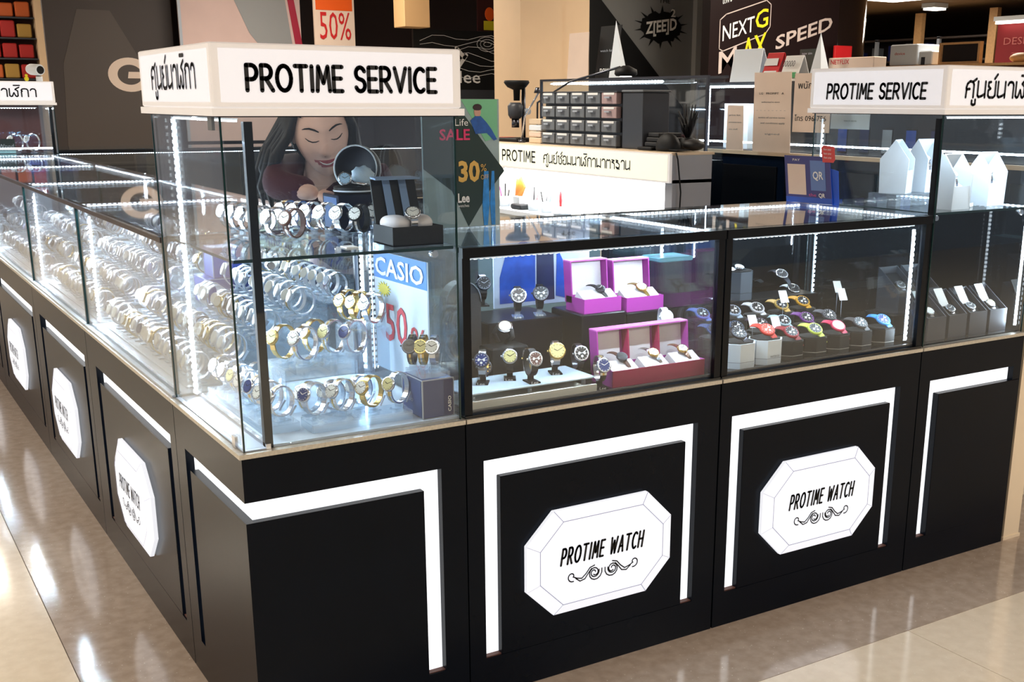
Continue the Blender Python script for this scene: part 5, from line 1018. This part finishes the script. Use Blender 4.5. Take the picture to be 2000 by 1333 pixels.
t = thing('display_plinth', 'pale blue-white cube behind the wide magenta box at the right', 'plinth', (1.31, .19, DZ)); M().bbox(1.315, 1.372, .185, .245, DZ, DZ + .085, .002).build('body', mat('cube_white', srgb(205, 222, 240), .4), t)
stand_watch('white rubber watch on the pale cube beside the wide magenta box', 1.345, .215, DZ + .0855, FR, WHITE, WHITE, DIALW, GREYL, print_=False, standm=ACRYL)
t = riser('low black plinth at the back right of the magenta case', 1.30, 1.38, .44, .54, .10); stand_watch('white dial diver watch on the low black plinth at the back right', 1.33, .49, DZ + .1005, FR, LEATH, STEEL, DIALW, BLACKM, print_=False)

# ------------------------------------------------------------------ sports watch case
def oct_box(label, x, y, z, w_, d_, h, m_, line=None):
    t = thing('octagonal_box', label, 'box', (x, y, z)); c = min(w_, d_) * .28
    o = [(x - w_ / 2 + c, y - d_ / 2), (x + w_ / 2 - c, y - d_ / 2), (x + w_ / 2, y - d_ / 2 + c), (x + w_ / 2, y + d_ / 2 - c), (x + w_ / 2 - c, y + d_ / 2), (x - w_ / 2 + c, y + d_ / 2), (x - w_ / 2, y + d_ / 2 - c), (x - w_ / 2, y - d_ / 2 + c)]
    M().prism(o, z, z + h * .26 - .0008, 'z').build('base', m_, t); M().prism(o, z + h * .26, z + h, 'z').build('body', m_, t)
    ins = [(x + (a - x) * .9, y + (b - y) * .9) for a, b in o]; M().prism(ins, z + h, z + h + .003, 'z').build('inner_pad', BLACKM, t)
    if line: M().prism([(x + (a - x) * 1.004, y + (b - y) * 1.004) for a, b in o], z + h * .26 - .0012, z + h * .26 + .0006, 'z').build('seam_line', line, t)
    return t
def sport(label, c, col, dial=DIALK, mark=None, R=.0245, rot=0., **k):
    al = (math.sin(rot) + .35, -.8, -.35); return lying_watch(label, c, col, col, dial, mark or PAPER, R=R, along=al, d=(-.12, -.55, .8), L=.052, wd=.022, chrono=True)
def colm(n, *c): return mat(n, srgb(*c), .45)
OW = .086
boxes = [(1.535, .092, 'white', 'white octagonal box at the left front holding a silver dark watch'), (1.642, .092, 'white', 'white octagonal box beside it with small lettering, holding a red watch')]
for k, (x, y, c, l) in enumerate(boxes): t = oct_box(l, x, y, DZ, .102, OW, .074, WHITE, GREYL)
font('WATCH CO', (1.625, .0475, DZ + .022), X_, Z_, .009, BLACKM, t, width=.035)
sport('silver watch with dark camouflage dial on the left white octagonal box', (1.535, .092, DZ + .098), STEELD, DIALK); sport('bright red sports watch on the right white octagonal box', (1.645, .090, DZ + .098), colm('rubber_red', 225, 60, 45), colm('red_dial', 240, 90, 70))
LN = mat('pale_line', srgb(190, 185, 175), .5)
bl = [(1.745, .10, 'crimson', (160, 30, 45), DIALK), (1.845, .10, 'lime yellow', (215, 230, 90), DIALK), (1.945, .10, 'magenta red', (215, 40, 85), DIALW), (2.045, .10, 'black patterned', (60, 55, 58), DIALK), (2.150, .10, 'sky blue', (60, 150, 235), DIALB)]
for k, (x, y, cn, c, dl_) in enumerate(bl):
    oct_box('black octagonal box in the front row holding a %s watch' % cn, x, y, DZ, .092, .088, .056, BLACKM, LN); sport('%s sports watch on a black octagonal box in the front row' % cn, (x + .005, y - .005, DZ + .079), colm('rubber_%d' % k, *c), dl_)


row2 = [(1.53, .20, 'navy blue', (40, 70, 130)), (1.62, .20, 'dark blue grey', (60, 75, 100)), (1.72, .20, 'black and purple', (60, 40, 70)), (1.82, .205, 'light grey', (170, 195, 205)), (1.92, .205, 'purple', (110, 40, 130)), (2.02, .205, 'dark grey', (80, 78, 84))]
for k, (x, y, cn, c) in enumerate(row2):
    oct_box('black octagonal box in the second row holding a %s watch' % cn, x, y, DZ, .088, .086, .068, BLACKM); sport('%s sports watch on a black octagonal box in the second row' % cn, (x, y, DZ + .091), colm('rubberb_%d' % k, *c), DIALK)
row3 = [(1.58, .32, 'blue and white', (110, 130, 210)), (1.70, .31, 'ice grey', (165, 180, 200)), (1.80, .31, 'white silver', (215, 212, 215)), (1.91, .315, 'gold', (205, 165, 80)), (2.02, .33, 'orange gold', (220, 160, 40))]
riser('long black step under the third row of sports watches', 1.46, 2.20, .27, .37, .05)
for k, (x, y, cn, c) in enumerate(row3):
    oct_box('black octagonal box on the long step holding a %s watch' % cn, x, y, DZ + .0505, .088, .086, .045, BLACKM); sport('%s sports watch on the long black step' % cn, (x, y, DZ + .118), colm('rubberc_%d' % k, *c), DIALK)
riser('tall black block at the back of the sports case carrying boxes', 1.45, 2.19, .43, .55, .12)
t = thing('watch_box', 'large closed black box with pale lid at the back left of the sports case', 'box', (1.48, .47, DZ)); M().bbox(1.50, 1.63, .44, .54, DZ + .1205, DZ + .27, .003).build('body', BLACKM, t); M().bbox(1.498, 1.632, .438, .542, DZ + .2705, DZ + .285, .003).build('lid', mat('teal_lid', srgb(120, 185, 195), .3), t)
oct_box('grey octagonal box at the back holding a steel watch', 1.86, .48, DZ + .1205, .10, .09, .095, mat('charcoal_card', srgb(70, 80, 92), .4)); lying_watch('steel bracelet watch lying on the grey octagonal box', (1.86, .475, DZ + .226), STEEL, STEEL, DIALW, R=.018, d=(0, -.3, .9), along=(1, -.1, -.1), L=.045, wd=.02)
t = oct_box('black box on the step behind holding a silver square watch', 1.70, .395, DZ, .09, .05, .12, BLACKM); lying_watch('silver dark-dial watch on the narrow black box', (1.70, .385, DZ + .136), STEEL, STEEL, DIALK, PAPER, R=.019)
for k, (x, y, z, l, c) in enumerate([(2.05, .47, .19, 'with a large open dial', STEELD), (2.13, .49, .13, 'upright, with a white strap', WHITE)]): lying_watch('dark-boxed watch at the back right of the sports case, ' + l, (x, y, DZ + z), c, STEEL, DIALK, PAPER, R=.024, L=.05, wd=.02)
for k, (x, y, z) in enumerate([(1.645, .145, .115), (1.88, .265, .155), (2.10, .22, .15), (2.16, .30, .16), (1.745, .15, .10)]):
    t = thing('price_card', 'white price card among the sports watches, %s' % ['beside the red watch', 'above the gold watch', 'large, left of the right pair', 'right of the pair', 'tilted by the crimson watch'][k], 'card', (x, y, DZ)); M().slab([(x - .018, y, DZ + z - .018), (x + .018, y, DZ + z - .02), (x + .012, y + .012, DZ + z + .018), (x - .022, y + .012, DZ + z + .020)], (0, 1, .3), .0008).build('card', PAPER, t); M().tube([(x, y + .01, DZ + z - .01), (x + .002, y + .012, DZ + .07)], .0008, 4).build('string', GREYL, t)

# ------------------------------------------------------------------ end case: slanted dark boxes below, house boxes on the shelf
def slant_box(label, x, y, z, m_, wl, dial=DIALK, card=True, w_=.09):
    t = thing('watch_box', label, 'box', (x, y, z)); d_ = .10; h1, h2 = .078, .15; th = .003
    x0, x1 = x - w_ / 2, x + w_ / 2
    M().box(x0, x1, y, y + th, z, z + h1).build('front_wall', m_, t)
    for a in (x0, x1 - th): M().prism([(y + th, z), (y + d_, z), (y + d_, z + h2), (y + th, z + h1)], a, a + th, 'x').build('side_wall', m_, t)
    M().box(x0 + th, x1 - th, y + d_ - th, y + d_, z, z + h2 - .002).build('back_wall', m_, t)
    M().slab([(x0 + th, y + th, z + h1 - .02), (x1 - th, y + th, z + h1 - .02), (x1 - th, y + d_ - th, z + h2 - .025), (x0 + th, y + d_ - th, z + h2 - .025)], (0, .3, -1), .01).build('cushion', BLACKM, t)
    if card: M().slab([(x0 + .018, y + .055, z + h1 + .02), (x1 - .03, y + .055, z + h1 + .02), (x1 - .034, y + .09, z + h2 + .004), (x0 + .014, y + .09, z + h2 + .004)], (0, -.5, .8), .001).build('price_card', PAPER, t)
    lying_watch(wl, (x + .005, y + .042, z + h1 + .012), STEEL, STEEL, dial, PAPER, R=.018, L=.045, wd=.016, d=(-.1, -.6, .8), along=(.12, -.8, -.5)); return t
CH = mat('charcoal_box', srgb(64, 66, 76), .45)
for k, x in enumerate((2.355, 2.46, 2.565, 2.67)): slant_box('dark slanted watch box in the front row of the end case, %s' % ['leftmost', 'second from the left', 'third from the left', 'rightmost'][k], x, .04, DZ + .0, CH, 'steel watch in the front row of slanted boxes, %s' % ['leftmost', 'second from the left', 'third from the left', 'rightmost'][k], dial=[DIALW, DIALK, DIALK, DIALC][k])
riser('black step under the second row of slanted boxes', 2.29, 2.70, .17, .30, .07)
for k, x in enumerate((2.36, 2.47)): slant_box('dark slanted watch box in the second row of the end case, %s' % ['left', 'right'][k], x, .175, DZ + .0705, CH, 'watch in the second row of slanted boxes, %s' % ['left, black dial', 'right, white dial'][k], dial=[DIALK, DIALW][k], card=False)
def house_box(label, x, y, z, rz=0, wl=None, w_=.088, d_=.085):
    t = thing('house_watch_box', label, 'box', (x, y, z), rz); t.scale = (1.05, 1.05, 1.08); WORLD[0] = False; h, hr = .105, .165; th = .004
    def side(a): return [(-d_ / 2, 0), (d_ / 2, 0), (d_ / 2, h), (0, hr), (-d_ / 2, h)]
    pr_ = [(-d_ / 2, 0), (d_ / 2, 0), (d_ / 2 + .004, h), (0, hr), (-d_ / 2 - .004, h)]
    for a in (-w_ / 2, w_ / 2 - th): M().prism(pr_, a, a + th, 'x').build('gable_wall', WHITE, t)
    M().box(-w_ / 2 + th, w_ / 2 - th, -d_ / 2, -d_ / 2 + th, 0, h - .035).build('front_wall', WHITE, t); M().box(-w_ / 2 + th, w_ / 2 - th, d_ / 2 - th, d_ / 2, 0, h).build('back_wall', WHITE, t)
    M().slab([(-w_ / 2 + th, d_ / 2, h), (w_ / 2 - th, d_ / 2, h), (w_ / 2 - th, .002, hr), (-w_ / 2 + th, .002, hr)], (0, -.5, -.5), .003).build('roof_panel', WHITE, t)
    M().slab([(-w_ / 2 + th, -d_ / 2 + th, h - .05), (w_ / 2 - th, -d_ / 2 + th, h - .05), (w_ / 2 - th, d_ / 2 - th, h - .012), (-w_ / 2 + th, d_ / 2 - th, h - .012)], (0, .3, -1), .006).build('cushion', CLOTH, t); WORLD[0] = True
    if wl: lying_watch(wl, Vector((x, y, z)) + Vector((0, -.005, h + .006)), STEEL, STEEL, DIALW, GREYL, R=.015, L=.036, wd=.012, d=(-.1, -.6, .7), along=(.1, -.8, -.6))
    return t
SZ2 = 1.2168
house_box('white house-shaped box standing left in front, behind the black post', 2.440, .105, SZ2, .03, 'watch in the front left white house box'); house_box('white house-shaped box left at the back', 2.405, .31, SZ2 + .04, .5, 'watch in the back left white house box')
t = thing('display_riser', 'low clear block under the back white house boxes', 'riser', (2.3, .25, SZ2)); M().box(2.34, 2.61, .245, .37, SZ2, SZ2 + .0395).build('block', ACRYL, t)
house_box('white house-shaped box in the middle at the back with a silver watch', 2.545, .31, SZ2 + .04, .03, 'silver watch in the middle white house box'); house_box('white house-shaped box at the right of the shelf', 2.675, .15, SZ2, .03, 'silver watch in the right white house box')
t = thing('price_card', 'small folded white card lying on the shelf between the house boxes', 'card', (2.56, .12, SZ2)); M().slab([(2.54, .10, SZ2 + .001), (2.58, .12, SZ2 + .001), (2.585, .125, SZ2 + .012), (2.545, .106, SZ2 + .012)], (-.2, .5, .2), .001).build('card', PAPER, t)

# ------------------------------------------------------------------ standing cards on the case tops
TZ = ZT + .0008
t = thing('standee', 'tall dark green sale standee with thirty percent figures on the glass top', 'standee', (.78, .39, TZ)); yy = .387
GRN = mat('standee_green', srgb(16, 48, 46), .45)
M().bbox(.655, .890, yy, yy + .006, TZ, TZ + .342, .001).build('board', mat('standee_grey', srgb(150, 172, 176), .5, noise=.15, nscale=12), t)
M().slab([(.656, yy - .0003, TZ + .34), (.75, yy - .0003, TZ + .34), (.83, yy - .0003, TZ + .24), (.905, yy - .0003, TZ + .15), (.86, yy - .0003, TZ + .10), (.79, yy - .0003, TZ + .001), (.74, yy - .0003, TZ + .10), (.656, yy - .0003, TZ + .16)], (0, -1, 0), .0008).build('green_field', GRN, t)
M().slab([(.772, yy - .0003, TZ + .341), (.884, yy - .0003, TZ + .341), (.884, yy - .0003, TZ + .24), (.846, yy - .0003, TZ + .23)], (0, -1, 0), .0006).build('mint_field', mat('mint_print', srgb(120, 195, 150), .5), t)
ph = M(); ph.ellipsoid((.822, yy - .0015, TZ + .308), .011, .001, .014, 12, 8).build('face_print', mat('skin_print', srgb(205, 160, 140), .5), t); M().ellipsoid((.822, yy - .002, TZ + .320), .014, .001, .009, 12, 8).build('hair_print', mat('hair_print', srgb(52, 30, 38), .6), t)
DEN2 = mat('denim_blue', srgb(25, 85, 165), .5, noise=.25, nscale=60)
M().slab([(.800, yy - .0016, TZ + .285), (.815, yy - .0016, TZ + .297), (.832, yy - .0016, TZ + .297), (.850, yy - .0016, TZ + .28), (.865, yy - .0016, TZ + .262), (.882, yy - .0016, TZ + .235), (.872, yy - .0016, TZ + .232), (.850, yy - .0016, TZ + .252), (.815, yy - .0016, TZ + .250)], (0, -1, 0), .0006).build('denim_print', DEN2, t)
for (a, b) in ((.838, .856), (.862, .874)): M().slab([(a, yy - .0012, TZ + .002), (a + .012, yy - .0012, TZ + .002), (b, yy - .0012, TZ + .06), (b - .002, yy - .0012, TZ + .15), (a + .002, yy - .0012, TZ + .15), (a - .004, yy - .0012, TZ + .06)], (0, -1, 0), .0006).build('blue_leg', mat('bright_denim', srgb(40, 140, 220), .5, noise=.2, nscale=60), t)
font('Life', (.752, yy - .0022, TZ + .272), X_, Z_, .026, PAPER, t, width=.04); font('SALE', (.705, yy - .0022, TZ + .235), X_, Z_, .04, mat('hot_pink', srgb(225, 50, 110), .5), t, width=.092, bold=.02)
font('30', (.760, yy - .0022, TZ + .125), X_, Z_, .075, mat('gold_print', srgb(225, 180, 90), .45), t, width=.066, bold=.035); font('%', (.829, yy - .0022, TZ + .15), X_, Z_, .028, MATS['gold_print'], t, width=.018); font('OFF', (.829, yy - .0022, TZ + .128), X_, Z_, .018, MATS['gold_print'], t, width=.024)
font('Lee', (.757, yy - .0022, TZ + .068), X_, Z_, .034, PAPER, t, width=.036, bold=.03); font('watches', (.757, yy - .0022, TZ + .055), X_, Z_, .011, PAPER, t, width=.034)
t = thing('payment_stand', 'blue and purple mobile payment card stand leaning on the glass top', 'sign', (2.2, .5, TZ)); u = Vector((.22, -.97, 0)).normalized(); 
QB = Vector((2.165, .588, TZ)); up = Vector((.12, .28, 1)).normalized(); nn = u.cross(up).normalized()
def QP(a, b, d_=0): return QB + u * a + up * b + nn * d_
qw, qh = .185, .165
mm = M(); 
QN = mat('stand_purple', srgb(40, 44, 120), .4)
mm.slab([QP(0, 0), QP(qw, 0), QP(qw, qh), QP(0, qh)], -nn, .004).build('panel', QN, t); M().slab([QP(0, 0, .0003), QP(qw, 0, .0003), QP(qw, .02, .0003), QP(0, .02, .0003)], nn, .0004).build('blue_foot', BLUE, t)
M().slab([QP(.012, .028, .0003), QP(.085, .028, .0003), QP(.085, .135, .0003), QP(.012, .135, .0003)], nn, .0008).build('white_field', PAPERB, t)
M().slab([QP(.105, .045, .0003), QP(.165, .045, .0003), QP(.165, .15, .0003), QP(.105, .15, .0003)], nn, .0008).build('phone_print', mat('phone_blue', srgb(90, 120, 180), .4), t)
font('QR', QP(.115, .085, .0015), u, up, .038, PAPER, t, width=.042, bold=.02); font('QR', QP(.135, .022, .0008), u, up, .02, PAPER, t, width=.026, bold=.02); font('the', QP(.095, .024, .0008), u, up, .016, mat('pinkp', srgb(200, 80, 140), .5), t, width=.03); font('PAY', QP(.035, .146, .0008), u, up, .012, PAPER, t, width=.03)
M().slab([QP(.158, .145, .002), QP(.20, .145, .002), QP(.208, .155, .002), QP(.208, .20, .002), QP(.165, .205, .002), QP(.155, .195, .002)], nn, .001).build('red_bubble', mat('bubble_red', srgb(210, 50, 48), .4), t)
for k in range(3): font('fast pay', QP(.165, .187 - .014 * k, .0035), u, up, .009, PAPER, t, width=.03)
M().slab([QP(qw - .06, 0, -.005), QP(qw + .01, 0, -.03), QP(qw + .02, .12, -.02), QP(qw - .02, .13, -.005)], -nn, .002).build('blue_strut', BLUE, t)

# ------------------------------------------------------------------ sales assistant leaning behind the corner case
SKIN = mat('skin', srgb(240, 198, 182), .5, noise=.04, nscale=30); LIP = mat('lips', srgb(172, 84, 92), .35); HAIR = mat('hair', srgb(20, 13, 16), .5, spec=.3); MAROON = mat('maroon_sweater', srgb(72, 24, 44), .85, bump=.3, nscale=200); TROU = mat('dark_trousers', srgb(24, 24, 32), .8)
per = thing('person', 'long-haired woman in a maroon top bending over behind the corner case, smiling', 'person', (.86, 1.48, 0))
def skin_mesh(verts, edges, radii, sub=2, name='body', m_=SKIN, root=0):
    me = bpy.data.meshes.new('sk'); me.from_pydata([tuple(v) for v in verts], edges, []); o = bpy.data.objects.new('sk', me); COL.objects.link(o)
    md = o.modifiers.new('s', 'SKIN'); md.use_smooth_shade = True
    for i, r_ in enumerate(radii):
        sv = me.skin_vertices[0].data[i]; sv.radius = (r_, r_) if not isinstance(r_, tuple) else r_; sv.use_root = (i == root)
    s2 = o.modifiers.new('u', 'SUBSURF'); s2.levels = sub; s2.render_levels = sub
    dg = bpy.context.evaluated_depsgraph_get(); dg.update(); nm = bpy.data.meshes.new_from_object(o.evaluated_get(dg)); bpy.data.objects.remove(o)
    mm = M(); mm.add([tuple(v.co) for v in nm.vertices], [tuple(p.vertices) for p in nm.polygons], 0, True); return mm
V = Vector
pelvis = V((.86, 1.50, .95)); waist = V((.82, 1.44, 1.08)); chest = V((.75, 1.28, 1.27)); neck0 = V((.67, 1.19, 1.345)); neck1 = V((.645, 1.145, 1.40))
shL = chest + V((-.175, -.04, .065)); shR = chest + V((.155, .00, .05))
elL = V((.47, 1.05, 1.300)); elR = V((.95, 1.17, 1.02)); wrL = V((.53, .86, 1.285)); wrR = V((.90, .99, .93))
body_v = [pelvis, waist, chest, neck0, neck1, shL, elL, wrL, shR, elR, wrR, V((.77, 1.51, .90)), V((.76, 1.46, .49)), V((.76, 1.52, .08)), V((.76, 1.40, .035)), V((.96, 1.50, .90)), V((.97, 1.46, .49)), V((.97, 1.52, .08)), V((.97, 1.40, .035))]
edges = [(0, 1), (1, 2), (2, 3), (3, 4), (2, 5), (5, 6), (6, 7), (2, 8), (8, 9), (9, 10), (0, 11), (11, 12), (12, 13), (13, 14), (0, 15), (15, 16), (16, 17), (17, 18)]
rad = [.115, .095, .115, .052, .048, .048, .036, .024, .048, .036, .024, .078, .052, .036, .03, .078, .052, .036, .03]
bm_ = skin_mesh(body_v, edges, rad)
def hand(wr, dr, side):
    dr = V(dr).normalized(); lat = dr.cross(V((0, 0, 1))).normalized() * side; dn_ = V((0, 0, -1)); vs = [wr, wr + dr * .045]; es = [(0, 1)]; rs = [.022, .026]
    for k, (o_, L) in enumerate([(-.027, .062), (-.009, .072), (.009, .068), (.026, .052)]):
        b = len(vs); vs += [wr + dr * .075 + lat * o_, wr + dr * (.075 + L * .55) + lat * o_ * 1.1 + dn_ * .010, wr + dr * (.075 + L * .9) + lat * o_ * 1.1 + dn_ * .028]; es += [(1, b), (b, b + 1), (b + 1, b + 2)]; rs += [.010, .0085, .007]
    b = len(vs); vs += [wr + dr * .03 - lat * .035 + dn_ * .008, wr + dr * .065 - lat * .052 + dn_ * .018]; es += [(0, b), (b, b + 1)]; rs += [.012, .009]
    return skin_mesh(vs, es, rs, 1)
for h_ in (hand(wrL, (.25, -.9, -.12), 1), hand(wrR, (-.2, -.9, -.12), -1)): bm_.add(h_.v, h_.f, 0, True)
# head, face towards -Y before posing
hd_ = M()
def facefn(p):
    x, y, z = p; x0 = x
    if z < 0: k = min(1, -z / .115); x *= 1 - .36 * k ** 1.6; 
    f_ = max(0, -y / .095) ** 2
    if z < -.03 and y < 0: y -= .006 * min(1, (-z - .03) / .05)
    g = lambda a, s_: math.exp(-(a / s_) ** 2)
    y -= f_ * .024 * g(x, .013) * (max(0, min(1, (.034 - z) / .055)) if z > -.021 else max(0, 1 - (-.021 - z) / .012))
    y += f_ * .010 * (g(x - .031, .020) + g(x + .031, .020)) * g(z - .018, .014)
    y -= f_ * .005 * (g(x - .031, .016) + g(x + .031, .016)) * g(z - .014, .009)
    y -= f_ * .004 * g(z - .040, .010) * (1 if abs(x) < .05 else 0)
    y -= f_ * .007 * g(x, .026) * g(z + .054, .010); y += f_ * .003 * g(x, .024) * g(z + .054, .0025)
    y -= f_ * .005 * (g(x - .042, .018) + g(x + .042, .018)) * g(z + .020, .022)
    y -= f_ * .006 * g(x, .02) * g(z + .092, .014)
    return Vector((x, y, z))
hd_.ellipsoid((0, 0, 0), .075, .095, .118, 56, 44, fn=facefn)
for i, f in enumerate(hd_.f):
    c = sum((Vector(hd_.v[j]) for j in f), Vector()) / len(f)
    if c.y < -.05 and abs(c.x) < .032 and abs(c.z + .054 - (abs(c.x) / .032) ** 2 * .009) < .0105 * (1 - (abs(c.x) / .034) ** 2) ** .5: hd_.m[i] = 1
for s_ in (-1, 1): hd_.ellipsoid((s_ * .074, .008, .002), .010, .020, .031, 14, 10)
HM = Matrix.Translation((.640, 1.09, 1.462)) @ Matrix.Scale(1.12, 4) @ Matrix.Diagonal((1.03, 1, 1.08, 1)) @ Matrix.Rotation(math.radians(-12), 4, 'Z') @ Matrix.Rotation(math.radians(22), 4, 'X') @ Matrix.Rotation(math.radians(-8), 4, 'Y')
hd_.tf(HM); n0 = len(bm_.v); bm_.v += hd_.v
for f, m_ in zip(hd_.f, hd_.m): bm_.f.append([a + n0 for a in f]); bm_.m.append(m_); bm_.sm.append(True)
bm_.build('body', [SKIN, LIP], per)
def onface(x, z, out=.0015):
    y = -.095 * math.sqrt(max(.02, 1 - (z / .118) ** 2 - (x / .075) ** 2)); p = facefn(Vector((x, y, z))); return p + Vector((0, -out, 0))
for s_ in (-1, 1):
    bw = M(); bw.tube([onface(s_ * a, z, .0012) for a, z in [(.014, .037), (.024, .042), (.036, .044), (.047, .041), (.054, .036)]], [.0016, .0026, .0026, .002, .0008], 6); bw.tf(HM); bw.build('eyebrow', HAIR, per)
    el_ = M(); el_.tube([onface(s_ * a, z, .001) for a, z in [(.016, .014), (.024, .0105), (.033, .009), (.042, .011), (.050, .016)]], [.0008, .0014, .0016, .0016, .0008], 6); el_.tf(HM); el_.build('eyelash', HAIR, per)
    ns = M(); ns.ellipsoid(onface(s_ * .006, -.026, -.004), .0035, .003, .002, 8, 6); ns.tf(HM); ns.build('nostril', mat('nostril_dark', srgb(120, 60, 55), .6), per)
tl = M(); tl.tube([onface(a, -.053 + .006 * (abs(a) / .02) ** 2, .0006) for a in (-.024, -.014, -.005, .005, .014, .024)], [.0006, .0015, .0019, .0019, .0015, .0006], 6); tl.tf(HM); tl.build('teeth', PAPER, per)
ea = M().ellipsoid((-.080, .002, -.032), .004, .004, .004, 10, 8); ea.tf(HM); ea.build('earring', STEEL, per)
hr = M(); s0 = 0
def hairfn(p):
    if p.y < -.02: p = Vector((p.x, p.y * .93, p.z))
    return p
hr.ellipsoid((0, .012, .012), .088, .105, .122, 36, 28, fn=hairfn)
keep = []
for i, f in enumerate(hr.f):
    c = sum((Vector(hr.v[j]) for j in f), Vector()) / len(f)
    lim = .062 + (-c.y - .0) * .10
    if c.y < -.018 and c.z < .060 + .02 * (1 - (c.x / .08) ** 2): continue
    if c.z < -.055 and c.y < .03: continue
    keep.append(i)
hr.f = [hr.f[i] for i in keep]; hr.m = [hr.m[i] for i in keep]; hr.sm = [hr.sm[i] for i in keep]
hr.tf(HM)
HC = HM @ Vector((0, 0, 0))
for k in range(26):
    s_ = -1 if k < 15 else 1; q = (k if k < 15 else k - 15) / 14; a0 = HM @ Vector((s_ * (.060 + .020 * math.sin(q * PI)), -.040 + .13 * q, .085 - .05 * q))
    a1 = HM @ Vector((s_ * .088, -.028 + .12 * q, .01)); e_ = Vector((HC.x + s_ * (.125 + .02 * math.sin(k)) - (.02 if s_ < 0 else .02), 1.12 + .16 * q, 1.345 - .03 * (k % 3))); m_ = (a1 + e_) / 2 + Vector((s_ * .012, .0, .0))
    hr.tube([a0, a1, m_, e_, e_ + Vector((s_ * -.01, .0, -.07))], [.010, .014, .016, .012, .003], 7)
hr.build('hair', HAIR, per)
sw = skin_mesh([pelvis + V((0, -.02, .06)), waist, chest, neck0 + V((0, .03, -.03)), shL, elL, wrL + V((0, .03, .01)), shR, elR, wrR + V((0, .03, .01))], [(0, 1), (1, 2), (2, 3), (2, 4), (4, 5), (5, 6), (2, 7), (7, 8), (8, 9)], [.135, .115, .14, .075, .070, .052, .038, .070, .052, .038], 2); sw.build('sweater', MAROON, per)
tr = skin_mesh([pelvis, body_v[11], body_v[12], body_v[13] + V((0, 0, .02)), body_v[15], body_v[16], body_v[17] + V((0, 0, .02))], [(0, 1), (1, 2), (2, 3), (0, 4), (4, 5), (5, 6)], [.135, .095, .066, .055, .095, .066, .055], 2); tr.build('trousers', TROU, per)
for x in (.76, .97):
    sh_ = M().ellipsoid((x, 1.45, .035), .045, .125, .035, 18, 10, fn=lambda p: Vector((p.x, p.y, max(p.z, -.034)))); sh_.build('shoe', BLACKM, per)
